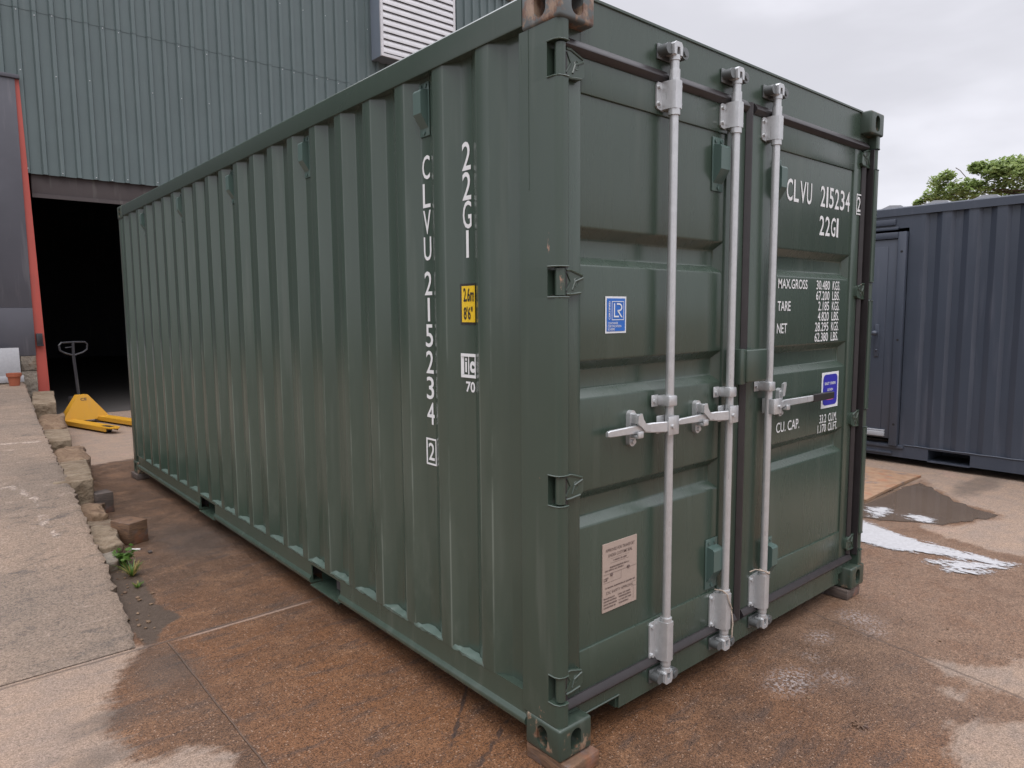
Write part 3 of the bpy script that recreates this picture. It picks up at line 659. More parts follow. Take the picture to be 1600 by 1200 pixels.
# yellow height plate
mb = MB(); mb.mi = 1
def band(y0, y1, z0, z1, off):
    ysx = [y0+(y1-y0)*k/6 for k in range(7)]
    mb.strip([fside(q, z0, off) for q in ysx[::-1]], [fside(q, z1, off) for q in ysx[::-1]])
ya, yb = YG-0.052, YG+0.047
band(ya, yb, 1.571, 1.728, 0.002); mb.mi = 0
band(ya, yb-0.007, 1.580, 1.719, 0.004); mb.mi = 1
F2 = lambda u, v: fside(u, v, 0.0055)
letters(mb, '2.6m', (yb-0.016, ya+0.016, 1.659, 1.712), F2, 0.018); letters(mb, "8'6\"", (yb-0.016, ya+0.026, 1.590, 1.640), F2, 0.018)
mb.build('height_sign', ['sign_yellow', 'sign_black'], panels[0])
mb = MB(); yc0, yc1 = YG-0.042, YG+0.048
frame_side(yc0, yc1, 1.365, 1.459, 0.012, mb); mb.poly([fside(yc0+0.046, 1.377), fside(yc0+0.053, 1.377), fside(yc0+0.053, 1.447), fside(yc0+0.046, 1.447)], True)
letters(mb, 'i', (yc1-0.018, yc1-0.030, 1.385, 1.442), fside, 0.02); letters(mb, 'c', (yc0+0.042, yc0+0.012, 1.385, 1.430), fside, 0.05)
letters(mb, '70', (YG+0.026, YG-0.032, 1.308, 1.350), fside, 0.025)
mb.build('code_emblem', 'white_letter', panels[0])

# ---------- door end
YF, YP, YT = 0.055, 0.063, 0.097
mb = MB()
mb.prism([(YF, 2.470), (YF, 2.643), (0.049, 2.646), (0.049, 2.654), (0.115, 2.654), (0.115, 2.470)], 'x', 0.150, WID-0.150)
mb.box(0.062, 0.152, YF, 0.115, 2.470, 2.534); mb.box(WID-0.152, WID-0.062, YF, 0.115, 2.470, 2.534)
mb.build('door_header', 'green_door_paint', cont)
mb = MB(); zb_ = 0.096
out = [(0.150, 0.232), (WID-0.150, 0.232), (WID-0.150, 0.148), (2.235, 0.148), (2.235, zb_), (0.372, zb_), (0.372, 0.148), (0.150, 0.148)]
mb.prism(out, 'y', YF, 0.063); mb.box(0.372, 2.235, 0.063, 0.13, zb_, zb_+0.006); mb.box(0.062, 0.152, YF, 0.10, 0.179, 0.232); mb.box(WID-0.152, WID-0.062, YF, 0.10, 0.179, 0.232)
mb.tube([(0.165, YF-0.001, 0.150), (0.372, YF-0.001, 0.150)], 0.004, 6)
mb.box(0.165, 0.367, 0.062, 0.40, 0.155, 0.160); mb.box(0.364, 0.372, 0.064, 0.40, zb_, 0.155); mb.box(2.24, 2.40, 0.062, 0.40, 0.155, 0.160)
mb.build('door_sill', 'green_door_paint', cont)

TR = [(1.906, 1.866, 1.806, 1.774), (1.449, 1.412, 1.347, 1.312), (0.982, 0.945, 0.882, 0.848)]
def make_door(x0, x1, px0, px1):
    mb = MB()
    mb.box(x0, px0, YF, 0.105, 0.225, 2.478, 0.004); mb.box(px1, x1, YF, 0.105, 0.225, 2.478, 0.004)
    mb.box(px0, px1, YF+0.0005, 0.105, 2.342, 2.4775, 0.003); mb.box(px0, px1, YF+0.0005, 0.105, 0.2255, 0.394, 0.003)
    return mb.build('door', 'green_door_paint', cont)
def door_panel(dr, px0, px1):
    mb = MB(); z = 2.350; a, c = px0-0.004, px1+0.004; r = 0.004
    def ring(x0, x1, z0, z1, y): return [(x0, y, z0), (x1, y, z0), (x1, y, z1), (x0, y, z1), (x0, y, z0)]
    for (t0, t1, t2, t3) in TR:
        mb.poly([(a, YP, t0+r), (c, YP, t0+r), (c, YP, z), (a, YP, z)])
        def R_(f, y, e=0.0):                        # f = 0 at the rim, 1 on the floor of the trough
            x0 = a+(px0+0.034-a)*f; x1 = c-(c-px1+0.034)*f; zt = t0+(t1-t0)*f; zl = t3+(t2-t3)*f
            return ring(x0+max(e, 0), x1-max(e, 0), zl+e, zt-e, y)
        rs = [R_(0, YP, -r), R_(0.03, YP+0.0012), R_(0.14, YP+0.14*(YT-YP)), R_(0.86, YP+0.86*(YT-YP)), R_(0.97, YT-0.0012), R_(1, YT, r)]
        for A, Q in zip(rs, rs[1:]): mb.strip(A, Q)
        mb.poly(rs[-1][:4]); z = t3-r
    mb.poly([(a, YP, 0.386), (c, YP, 0.386), (c, YP, z), (a, YP, z)])
    bmesh.ops.remove_doubles(mb.bm, verts=mb.bm.verts[:], dist=1e-5)
    bmesh.ops.recalc_face_normals(mb.bm, faces=mb.bm.faces[:])
    if sum(f.normal.y*f.calc_area() for f in mb.bm.faces) > 0: bmesh.ops.reverse_faces(mb.bm, faces=mb.bm.faces[:])
    mb.build('door_panel', 'green_door_paint', dr, smooth=42)
doorL = make_door(0.080, 1.168, 0.156, 1.030); door_panel(doorL, 0.156, 1.030)
doorR = make_door(1.222, 2.312, 1.464, 2.228); door_panel(doorR, 1.464, 2.228)
# rubber seals
def bulge(c, w, d): return [(c+w*0.5, YF+0.004), (c+w*0.47, YF-d*0.25), (c+w*0.02, YF-d), (c-w*0.10, YF-d*1.02), (c-w*0.34, YF-d*0.6), (c-w*0.5, YF-d*0.1), (c-w*0.5, YF+0.004)]
for dr, xa, xb, side in ((doorL, 0.066, 1.166, 0.073), (doorR, 1.221, WID-0.085, WID-0.105)):
    mb = MB()
    for zc in (2.478, 0.218):
        mb.prism([(q[1], q[0]) for q in bulge(zc, 0.046, 0.020)], 'x', xa, xb)
    mb.prism(bulge(side, 0.036, 0.016), 'z', 0.246, 2.450)
    if dr is doorL:
        mb.prism(bulge(1.193, 0.052, 0.018), 'z', 0.205, 2.495)
    if dr is doorR: mb.box(2.3735, 2.3812, 0.019, 0.059, 0.235, 2.465)  # added strip on the post's inner face, painting the gap's deep shade
    mb.build('door_seal', 'rubber', dr)
# hinges
def hinge(dr, left, za, zb):
    X = (lambda v: v) if left else (lambda v: WID-v); zc = (za+zb)/2; hh = (zb-za)/2
    mb = MB(); mb.cyl((X(0.034), 0.030, za+0.006), (X(0.034), 0.030, zb-0.006), 0.0175, 18)
    pl = [(0.034, zc-hh*0.80), (0.034, zc+hh*0.80), (0.085, zc+hh*0.86), (0.150, zc+hh*0.52), (0.156, zc+hh*0.3), (0.156, zc-hh*0.5), (0.140, zc-hh*0.75), (0.085, zc-hh*0.86)]
    mb.prism([(X(p), q) for p, q in pl], 'y', 0.040, YF+0.002)
    for e in ([(0.070, zc+hh*0.80), (0.092, zc+hh*0.80), (0.148, zc+hh*0.46)], [(0.070, zc-hh*0.80), (0.092, zc-hh*0.80), (0.140, zc-hh*0.70)], [(0.068, zc-hh*0.55), (0.092, zc+hh*0.05), (0.074, zc+hh*0.62)], [(0.150, zc+hh*0.3), (0.112, zc+hh*0.05), (0.100, zc-hh*0.5)]):
        mb.tube([(X(p), 0.040, q) for p, q in e], 0.0045, 6)
    mb.tube([(X(0.118+0.010*math.cos(t)), 0.040, zc+0.014*math.sin(t)) for t in [2*math.pi*k/12 for k in range(13)]], 0.002, 5)
    mb.build('hinge', 'green_post_paint', dr)
for za, zb in HZ: hinge(doorL, True, za, zb); hinge(doorR, False, za, zb)
# locking rods, their brackets and cams
RY = 0.016
def rod(dr, xr, flip):
    mb = MB()
    mb.cyl((xr, RY, 0.176), (xr, RY, 2.535), 0.0168, 24)
    for z0, z1, r in ((2.338, 2.362, 0.0225), (2.458, 2.500, 0.0205), (0.384, 0.402, 0.0225), (0.205, 0.228, 0.0205)): mb.cyl((xr, RY, z0), (xr, RY, z1), r, 24)
    mb.build('locking_rod', 'galvanised', dr)
    for z0, z1 in ((2.360, 2.460), (0.226, 0.386)):
        mb = MB(); zl = z0 if z0 > 1 else z0+0.004
        mb.prism([(xr-0.063+0.008, z0), (xr-0.02, z0-0.006), (xr-0.02, z1-0.004), (xr-0.063+0.008, z1-0.004), (xr-0.063, z1-0.014), (xr-0.063, z0+0.01)], 'y', 0.048, YF-0.0005)
        h = [(-0.030, 0.054), (-0.027, 0.020), (-0.018, -0.004), (0.006, -0.0085), (0.020, -0.004), (0.0255, 0.018), (0.0255, 0.054)]
        mb.prism([(xr+p, q) for p, q in h], 'z', z0, z1)
        for zz in (z0+0.020, z1-0.022):
            mb.cyl((xr-0.048, 0.050, zz), (xr-0.048, 0.040, zz), 0.0085, 8)
        mb.mi = 1
        for zz in (z0+0.018, z1-0.018): mb.cyl((xr+0.019, 0.004, zz), (xr+0.0268, 0.0035, zz), 0.0055, 10)
        mb.build('rod_bracket', ['galvanised', 'bolt_steel'], dr)
    mb = MB(); mb.box(xr-0.066, xr-0.024, 0.050, YF-0.0005, 1.250, 1.296, 0.003); mb.box(xr-0.030, xr+0.022, -0.006, 0.052, 1.252, 1.294, 0.006); mb.cyl((xr-0.052, 0.051, 1.272), (xr-0.052, 0.043, 1.272), 0.007, 8)
    mb.mi = 1; mb.cyl((xr+0.018, 0.010, 1.273), (xr+0.0235, 0.010, 1.273), 0.005, 8)
    mb.build('rod_guide', ['galvanised', 'bolt_steel'], dr)
    for zc, s in ((2.566, 1), (0.160, -1)):
        mb = MB()                                                      # forged cam on the rod end
        mb.cyl((xr, RY, zc-0.034*s), (xr, RY, zc-0.016*s), 0.020, 16)
        mb.box(xr-0.026, xr+0.030, RY-0.012, RY+0.012, min(zc-0.022*s, zc-0.010*s), max(zc-0.022*s, zc-0.010*s), 0.004)
        mb.prism([(xr-0.028, zc-0.018*s), (xr-0.030, zc+0.018*s), (xr-0.018, zc+0.028*s), (xr+0.014, zc+0.028*s), (xr+0.022, zc+0.016*s), (xr+0.020, zc-0.018*s), (xr+0.008, zc-0.018*s), (xr+0.004, zc+0.010*s), (xr-0.012, zc+0.010*s), (xr-0.014, zc-0.018*s)], 'y', RY-0.020, RY+0.016)
        mb.box(xr-0.016, xr+0.014, RY+0.010, 0.050, zc-0.012, zc+0.014, 0.004)
        mb.build('cam', 'galvanised', dr)
        mb = MB()                                                      # keeper welded to the frame
        mb.box(xr-0.062, xr+0.052, 0.046, YF-0.0005, zc-0.030, zc+0.026, 0.004)
        mb.cyl((xr-0.044, 0.048, zc), (xr-0.044, 0.006, zc), 0.020, 14); mb.cyl((xr+0.042, 0.048, zc-0.003), (xr+0.042, 0.000, zc-0.003), 0.022, 14)
        mb.cyl((xr+0.042, 0.002, zc-0.003), (xr+0.042, -0.006, zc-0.003), 0.012, 10)
        mb.build('cam_keeper', 'cast_steel', cont)
    s = 1 if flip else -1
    zc = 1.182
    mb = MB()
    xa, xb = sorted((xr+s*0.052, xr-s*0.012))
    mb.box(xa, xb, -0.022, -0.014, zc-0.036, zc+0.036, 0.003); mb.box(xa, xb, RY+0.018, RY+0.024, zc-0.036, zc+0.034, 0.003)
    xa, xb = sorted((xr-s*0.008, xr-s*0.014)); mb.box(xa, xb, -0.020, RY+0.024, zc-0.034, zc+0.034, 0.002)
    mb.cyl((xr+s*0.030, -0.030, zc-0.002), (xr+s*0.030, RY+0.022, zc-0.002), 0.008, 12)
    lev = [(0.008, -0.010, 0.019), (0.060, -0.009, 0.020), (0.110, 0.012, 0.019), (0.150, 0.024, 0.016), (0.20, 0.026, 0.0155), (0.335, 0.027, 0.0125), (0.348, 0.027, 0.009)]
    if flip: lev = [(0.008, -0.010, 0.019), (0.050, -0.009, 0.017), (0.10, 0.008, 0.014), (0.15, 0.022, 0.017), (0.25, 0.024, 0.016), (0.45, 0.020, 0.015)]
    def loft(pts, t):
        rings = []
        for p, q, h in pts: rings.append([mb.bm.verts.new((xr+s*p, q+dy, zc-0.002+dz)) for dy, dz in ((-t, -h+.003), (-t+.003, -h), (t-.003, -h), (t, -h+.003), (t, h-.003), (t-.003, h), (-t+.003, h), (-t, h-.003))])
        fs = []
        for A, Q in zip(rings, rings[1:]):
            for k in range(8): fs.append(mb.bm.faces.new((A[k], A[(k+1) % 8], Q[(k+1) % 8], Q[k])))
        fs += [mb.bm.faces.new(rings[0]), mb.bm.faces.new(rings[-1])]
        bmesh.ops.recalc_face_normals(mb.bm, faces=fs)
        for f in fs: f.material_index = mb.mi
    loft(lev, 0.0065)
    if flip: mb.mi = 1; loft([(0.43, 0.021, 0.019), (0.64, 0.017, 0.018)], 0.010); mb.mi = 0
    mb.build('handle', ['galvanised', 'sign_black'], dr)
    mb = MB(); xk = xr+s*0.185 if not flip else xr+0.165
    mb.prism([(xk+0.018*math.cos(t), zc+math.copysign(0.050, math.sin(t))+0.018*math.sin(t)) for t in [2*math.pi*(k+.5)/16 for k in range(16)]], 'y', 0.044, YF+0.0075)
    for zz in (zc+0.050, zc-0.050): mb.cyl((xk, 0.046, zz), (xk, 0.034, zz), 0.009, 10)
    mb.box(xk-0.015, xk+0.017, 0.006, 0.046, zc-0.034, zc-0.022, 0.003); mb.box(xk-0.015, xk+0.017, 0.004, 0.012, zc-0.032, zc-0.008, 0.003)
    if not flip:
        mb.prism([(xk-0.010, zc+0.052), (xk+0.012, zc+0.058), (xk+0.020, zc+0.036), (xk+0.034, zc+0.018), (xk+0.062, zc+0.010), (xk+0.108, zc+0.004), (xk+0.066, zc-0.012), (xk+0.032, zc-0.012), (xk+0.010, zc+0.008), (xk-0.012, zc+0.022)], 'y', 0.008, 0.0175)
        mb.box(xk-0.012, xk+0.012, 0.014, 0.046, zc+0.020, zc+0.056, 0.004)
    else:
        mb.prism([(xk-0.010, zc+0.03), (xk+0.010, zc+0.03), (xk+0.024, zc+0.085), (xk+0.020, zc+0.095), (xk-0.002, zc+0.088)], 'y', 0.030, 0.042)
    mb.build('handle_retainer', 'galvanised', dr)
rod(doorL, 0.612, False); rod(doorL, 1.030, False); rod(doorR, 1.352, True)
# lock box over the meeting edges
mb = MB(); mb.box(1.080, 1.120, -0.004, YF-0.001, 1.300, 1.452, 0.004); mb.box(1.123, 1.286, -0.010, 0.034, 1.306, 1.448, 0.007, 3); mb.box(1.128, 1.280, 0.034, YF-0.001, 1.310, 1.444)
mb.build('lock_box', 'green_post_paint', doorR)
# ventilators on the doors
def door_M(x, z): return Matrix.Translation((x, YP-0.001, z)) @ Matrix(((1, 0, 0, 0), (0, -1, 0, 0), (0, 0, 1, 0), (0, 0, 0, 1)))
ventilator(doorL, door_M(0.970, 2.213), 0.040, 0.108); ventilator(doorL, door_M(0.985, 0.520), 0.044, 0.112)
vR = Matrix.Translation((0, YF-YP, 0)); ventilator(doorR, vR @ door_M(1.432, 2.190), 0.032, 0.105); ventilator(doorR, vR @ door_M(1.452, 0.430), 0.032, 0.105)
# door lettering
fd = lambda u, v: (u, YP-0.0022, v)
fe = lambda u, v: (u, YF-0.0022, v)
mb = MB()
for ch, xa, xb in (('C', 1.540, 1.596), ('L', 1.608, 1.656), ('V', 1.668, 1.726), ('U', 1.734, 1.784)): letters(mb, ch, (xa, xb, 2.126, 2.228), fd, 0.010)
mb.build('owner_code', 'white_letter', doorR); mb = MB()
xs = 1.876
for ch in '215234':
    w = 0.018 if ch == '1' else 0.048
    letters(mb, ch, (xs, xs+w, 2.128, 2.229), fd, 0.010); xs += w+0.013
mb.build('serial_lettering', 'white_letter', doorR); mb = MB()
letters(mb, '2', (2.272, 2.312, 2.136, 2.214), fe, 0.010)
def frame_door(x0, x1, z0, z1, t, f):
    for a, c, e, g in ((x0, x1, z1-t, z1), (x0, x1, z0, z0+t), (x0, x0+t, z0+t, z1-t), (x1-t, x1, z0+t, z1-t)): mb.poly([f(a, e), f(c, e), f(c, g), f(a, g)])
frame_door(2.262, 2.324, 2.120, 2.228, 0.007, lambda u, v: fe(u, v))
mb.build('check_digit', 'white_letter', doorR); mb = MB()
xs = 1.874
for ch in '22G1':
    w = 0.020 if ch == '1' else 0.050
    letters(mb, ch, (xs, xs+w, 1.988, 2.084), fd, 0.010); xs += w+0.012
mb.build('size_code', 'white_letter', doorR); mb = MB()
def row(k): t = 1.764-k*0.0525; return t-0.046, t
for nm_, word, x1, k0, vals in (('gross_weight', 'MAX.GROSS', 1.772, 0, (('30.480', 'KGS.'), ('67.200', 'LBS.'))), ('tare_weight', 'TARE', 1.612, 2, (('2.185', 'KGS.'), ('4.820', 'LBS.'))), ('net_weight', 'NET', 1.584, 4, (('28.295', 'KGS.'), ('62.380', 'LBS.')))):
    mb = MB(); a, c = row(k0); letters(mb, word, (1.490, x1, a, c), fd, 0.010)
    for k, (nm, un) in enumerate(vals):
        a, c = row(k0+k); letters(mb, nm, (1.866 if len(nm) == 6 else 1.892, 2.010, a, c), fd, 0.010); letters(mb, un, (2.042, 2.126, a, c), fd, 0.010)
    mb.build(nm_, 'white_letter', doorR)
mb = MB()
letters(mb, 'CU. CAP.', (1.512, 1.738, 1.030, 1.080), fd, 0.008)
letters(mb, '33.2', (1.952, 2.026, 1.028, 1.073), fd, 0.008); letters(mb, 'CU.M.', (2.050, 2.146, 1.028, 1.073), fd, 0.008)
letters(mb, '1.170', (1.935, 2.026, 0.978, 1.022), fd, 0.008); letters(mb, 'CU.FT.', (2.050, 2.156, 0.978, 1.022), fd, 0.008)
mb.build('capacity_lettering', 'white_letter', doorR)
# blue certificate sticker
def sticker(x0, x1, z0, z1): mb.poly([(x0, YP-0.0020, z0), (x1, YP-0.0020, z0), (x1, YP-0.0020, z1), (x0, YP-0.0020, z1)])
mb = MB(); mb.mi = 0; sticker(0.289, 0.403, 1.539, 1.671); mb.mi = 1
mb.poly([(0.296, YP-0.0032, 1.546), (0.396, YP-0.0032, 1.546), (0.396, YP-0.0032, 1.664), (0.296, YP-0.0032, 1.664)]); mb.mi = 0
fs_ = lambda u, v: (u, YP-0.0044, v)
frame_door(0.3215, 0.388, 1.586, 1.654, 0.0025, fs_)
for q in ([(0.333, 1.646), (0.3385, 1.646), (0.3385, 1.6015), (0.360, 1.6015), (0.360, 1.596), (0.333, 1.596)],): mb.poly([fs_(*p) for p in q[::-1]])
A = [(0.349, 1.6465)]+[(0.362+0.0165*math.sin(t), 1.632+0.0145*math.cos(t)) for t in [math.pi*k/8 for k in range(9)]]+[(0.3525, 1.6175)]
Bq = [(0.349, 1.6410)]+[(0.362+0.0110*math.sin(t), 1.632+0.0090*math.cos(t)) for t in [math.pi*k/8 for k in range(9)]]+[(0.3525, 1.6225)]
for i in range(len(A)-1): mb.poly([fs_(*A[i]), fs_(*A[i+1]), fs_(*Bq[i+1]), fs_(*Bq[i])], True)
mb.poly([fs_(0.3525, 1.6175), fs_(0.3735, 1.596), fs_(0.3800, 1.596), fs_(0.3590, 1.6195)])
letters(mb, 'CERTIFIED', (1.588, 1.654, 0.0, 1.0), lambda u, v: fs_(0.3135-0.0085*v, u), 0.02)
letters(mb, 'CONTAINER', (0.301, 0.356, 1.571, 1.579), fs_, 0.01); letters(mb, 'CERTIFICATION', (0.301, 0.374, 1.560, 1.568), fs_, 0.01); letters(mb, 'SCHEME', (0.301, 0.338, 1.549, 1.557), fs_, 0.01)
for f in mb.bm.faces:
    f.normal_update()
    if f.normal.y > 0: f.normal_flip()
mb.build('certificate_sticker', ['sign_white', 'sign_blue'], doorL, smooth=0)
# blue owner sticker behind the long handle
mb = MB(); mb.mi = 0; sticker(1.962, 2.152, 1.104, 1.292); mb.mi = 1
mb.poly([(p[0], YP-0.0032, p[1]) for p in rrect(1.978, 2.138, 1.118, 1.280, 0.026)]); mb.mi = 0
letters(mb, 'EAST CREEK', (1.995, 2.118, 1.226, 1.240), fs_, 0.02); letters(mb, 'DXXIN', (2.025, 2.085, 1.193, 1.206), fs_, 0.02); mb.mi = 2
mb.poly([fs_(2.020, 1.146), fs_(2.092, 1.146), fs_(2.092, 1.172), fs_(2.020, 1.172)])
for f in mb.bm.faces:
    f.normal_update()
    if f.normal.y > 0: f.normal_flip()
mb.build('owner_sticker', ['sign_white', 'sign_violet', 'sign_pink'], doorR, smooth=0)
# approval plate
mb = MB(); mb.box(0.280, 0.476, 0.0585, YP-0.0005, 0.500, 0.762); mb.mi = 1
fp = lambda u, v: (u, 0.0573, v)
for t, x0, x1, zc, h in (('APPROVED FOR TRANSPORT', 0.296, 0.462, 0.735, 0.012), ('UNDER CUSTOMS SEAL', 0.310, 0.448, 0.714, 0.012), ('CSC SAFETY APPROVAL', 0.300, 0.456, 0.572, 0.011)):
    letters(mb, t, (x0, x1, zc-h/2, zc+h/2), fp, 0.005)
pr_ = random.Random(2)                             # the small print, too fine to read: stamped ticks
for x0, x1, zc in ((0.340, 0.415, 0.692), (0.320, 0.430, 0.668), (0.292, 0.400, 0.658), (0.286, 0.312, 0.630), (0.286, 0.306, 0.622), (0.296, 0.466, 0.592), (0.286, 0.350, 0.552), (0.366, 0.440, 0.552), (0.286, 0.358, 0.541), (0.372, 0.444, 0.541), (0.286, 0.362, 0.529), (0.372, 0.446, 0.529), (0.286, 0.354, 0.517), (0.372, 0.430, 0.517)):
    u = x0
    while u < x1-0.003:
        w = 0.0022+pr_.random()*0.002; mb.poly([fp(u, zc-0.0032), fp(u+w, zc-0.0032), fp(u+w, zc-0.0032+0.0026+pr_.random()*0.004), fp(u, zc+0.003)]); u += w+0.0014+(0.003 if pr_.random() < .15 else 0)
def line(x0, x1, z0, z1): mb.poly([fp(x0, z0), fp(x1, z0), fp(x1, z1), fp(x0, z1)])
for q in ((0.284, 0.472, 0.6440, 0.6452), (0.284, 0.384, 0.6120, 0.6130), (0.383, 0.3842, 0.612, 0.644), (0.325, 0.430, 0.6830, 0.6838), (0.325, 0.430, 0.7005, 0.7012), (0.443, 0.470, 0.5800, 0.5810), (0.443, 0.470, 0.5620, 0.5630), (0.456, 0.457, 0.512, 0.56)): line(*q)
for q in ((0.328, 0.640), (0.424, 0.648)): mb.cyl((q[0], 0.058, q[1]), (q[0], 0.054, q[1]), 0.006, 10)
mb.build('approval_plate', ['plate_beige', 'plate_ink'], doorL, smooth=0)
# cords tied round the lower brackets
mb = MB(); r = 0.0028; x0 = 1.030
mb.tube([(x0-0.034, 0.045, 0.402), (x0-0.024, 0.012, 0.404), (x0-0.020, -0.008, 0.392), (x0-0.006, -0.0125, 0.352), (x0+0.018, -0.010, 0.318), (x0+0.027, -0.001, 0.305), (x0+0.029, 0.004, 0.330), (x0+0.027, 0.010, 0.372), (x0+0.022, 0.030, 0.395)], r, 6)
mb.tube([(x0+0.026, -0.003, 0.306), (x0+0.020, -0.012, 0.275), (x0+0.024, -0.013, 0.245), (x0+0.019, -0.012, 0.215), (x0+0.023, -0.011, 0.186)], r, 6)
mb.tube([(x0+0.026, -0.003, 0.306), (x0+0.030, -0.006, 0.270), (x0+0.026, -0.010, 0.236), (x0+0.031, -0.006, 0.200), (x0+0.028, -0.006, 0.180)], r, 6)
mb.thing('string', 'cord_beige', (x0, 0, 0.18), 'beige string looped round the bottom bracket of the middle door rod', 'string')
x0 = 1.352; mb = MB()
mb.tube([(x0-0.070, 0.045, 0.408), (x0-0.045, 0.030, 0.418), (x0-0.026, -0.004, 0.414), (x0, -0.010, 0.402), (x0+0.022, -0.004, 0.398), (x0+0.026, 0.012, 0.385)], r, 6)
mb.tube([(x0-0.028, 0.02, 0.418), (x0-0.018, -0.008, 0.408), (x0+0.006, -0.011, 0.396), (x0+0.027, 0.0, 0.392), (x0+0.031, 0.01, 0.37)], r, 6)
mb.thing('string', 'cord_beige', (x0, 0, 0.37), 'beige string wound round the bottom of the right-hand door rod', 'string')

# ------------------------------------------------------------------ timber blocks under and beside the container
G = 'timber blocks in the yard'
def block(name, mat, c, size, rz, label, h0=0.0):
    M = Matrix.Translation(c) @ Matrix.Rotation(rz, 4, 'Z'); a, q, h = size
    mb = MB(); mb.box(-a/2, a/2, -q/2, q/2, h0, h, 0.006, 2, M); jitter(mb, 0.004, 9, c[0]*5)
    return mb.thing(name, mat, c, label, 'timber block', G)
block('timber_block', 'timber', (0.086, 0.072, 0), (0.158, 0.215, 0.058), 0.02, 'flat wooden packer under the nearest corner of the green container')
block('timber_block', 'timber_dark', (2.335, 0.075, 0), (0.16, 0.13, 0.058), 0.0, 'dark wooden packer under the right front corner of the green container')
block('timber_block', 'timber_dark', (0.10, 5.98, 0), (0.24, 0.20, 0.058), 0.03, 'dark wooden packer under the far left corner of the green container')
block('timber_block', 'timber', (-0.505, 3.875, 0), (0.145, 0.205, 0.158), 0.40, 'loose square timber block with a rusty end, nearest one by the ramp stones')
block('timber_block', 'timber_dark', (-0.495, 4.865, 0), (0.130, 0.14, 0.170), 0.15, 'loose blackened timber block beside the tall corner stone of the ramp')

# ------------------------------------------------------------------ stones that hold the ramp's edge
def face_x(y): return -0.71+0.117*(y-3.3)
def stone_block(y0, y1, w, h, amp, mat, label, dx=0.0, bev=0.012):
    ym = (y0+y1)/2; xo = face_x(ym)+dx; M = Matrix.Translation((xo, ym, 0)) @ Matrix.Rotation(-0.115, 4, 'Z')
    mb = MB(); mb.box(-w, 0, -(y1-y0)/2, (y1-y0)/2, -0.01, h, bev, 2, M)
    bmesh.ops.subdivide_edges(mb.bm, edges=mb.bm.edges[:], cuts=4, use_grid_fill=True)
    jitter(mb, amp, 5.5, y0); jitter(mb, amp*0.6, 17, y0+2)
    return mb.thing('stone_block', mat, (xo-w/2, ym, 0), label, 'stone block', 'stone blocks edging the ramp', smooth=50)
stone_block(3.28, 3.50, 0.16, 0.075, 0.018, 'masonry', 'small grey stone at the low end of the ramp edge, behind the weeds', 0.02)
stone_block(3.48, 4.16, 0.24, 0.120, 0.030, 'sandstone', 'low broken pale stone beside the rusty timber block', 0.06)
stone_block(4.28, 4.74, 0.22, 0.130, 0.042, 'sandstone_broken', 'crumbled brown stone in front of the tall corner stone', 0.03, 0.05)
stone_block(4.83, 5.78, 0.28, 0.292, 0.006, 'sandstone', 'tall squared stone next to the blackened timber block', -0.02)
stone_block(5.86, 6.90, 0.30, 0.250, 0.055, 'sandstone_broken', 'low shattered stone between two squared ramp stones', 0.02, 0.06)
stone_block(7.02, 7.95, 0.28, 0.300, 0.007, 'sandstone', 'squared stone in the middle of the ramp edge with a chipped face', -0.10)
stone_block(8.02, 9.30, 0.30, 0.300, 0.055, 'sandstone_broken', 'rough rubble stone just in front of the farthest squared stone', -0.10, 0.06)
stone_block(9.45, 11.25, 0.27, 0.455, 0.006, 'sandstone', 'largest squared stone, at the foot of the red door post', -0.19)

# ------------------------------------------------------------------ the green clad warehouse
YW = 11.5; WX0, WX1, WZ = -9.0, 17.0, 8.93
wh = empty('warehouse', (3.0, YW, 0), 'tall warehouse in green ribbed metal cladding with a dark open doorway', 'warehouse')
def ribs(x0, x1):
    k = []; p = 0.2275; n0 = math.floor((x0+0.05)/p)
    i = n0
    while True:
        xr = -0.058+i*p; i += 1
        if xr > x1: break
        for dx, dy in ((-0.044, 0), (-0.026, -0.046), (0.026, -0.046), (0.044, 0)):
            if x0 < xr+dx < x1: k.append((xr+dx, YW+dy))
        if xr+0.1 < x1 and xr+0.1 > x0: k += [(xr+0.090, YW), (xr+0.098, YW-0.004), (xr+0.114, YW-0.004), (xr+0.122, YW)] if False else []
    return [(x0, k[0][1])]+k+[(x1, k[-1][1])]
mb = MB()
DOOR0, DOOR1, DZ = -0.06, 5.6, 3.79
for x0, x1, z0, z1 in ((WX0, DOOR0, 0, DZ), (DOOR1, WX1, 0, DZ), (WX0, WX1, DZ, 6.2), (WX0, WX1, 6.203, WZ)):
    rk = ribs(x0, x1); yo = -0.004 if z0 > 6 else 0
    mb.strip([(q[0], q[1]+yo, z0) for q in rk], [(q[0], q[1]+yo, z1) for q in rk])
bmesh.ops.remove_doubles(mb.bm, verts=mb.bm.verts[:], dist=1e-5)
mb.build('wall_cladding', 'cladding_green', wh, smooth=0)
mb = MB(); rf = random.Random(11)
for i in range(-3, 40):
    xr = -0.058+i*0.2275
    for zz in (3.84, 5.30, 6.16, 7.35):
        if zz in (5.30, 7.35) and (i % 2): continue
        if rf.random() < 0.35: continue
        q = zz+rf.gauss(0, 0.012); mb.cyl((xr+rf.gauss(0, .004), YW-0.047, q), (xr, YW-0.053, q), 0.008, 6)
f_ = mb.build('cladding_screws', 'galvanised', wh); tag(f_, None, None, kind='stuff')
mb = MB(); mb.prism([(YW-0.06, WZ), (YW-0.10, WZ+0.05), (YW-0.10, WZ+0.27), (YW+0.3, WZ+0.30), (YW+0.3, WZ)], 'x', WX0-0.1, WX1+0.1); mb.build('eaves_fascia', 'trim_beige', wh)
mb = MB(); mb.box(WX0-0.2, WX1+0.2, YW+0.1, 30.2, WZ+0.30, WZ+0.5); mb.build('roof', 'dark_sheet', wh)
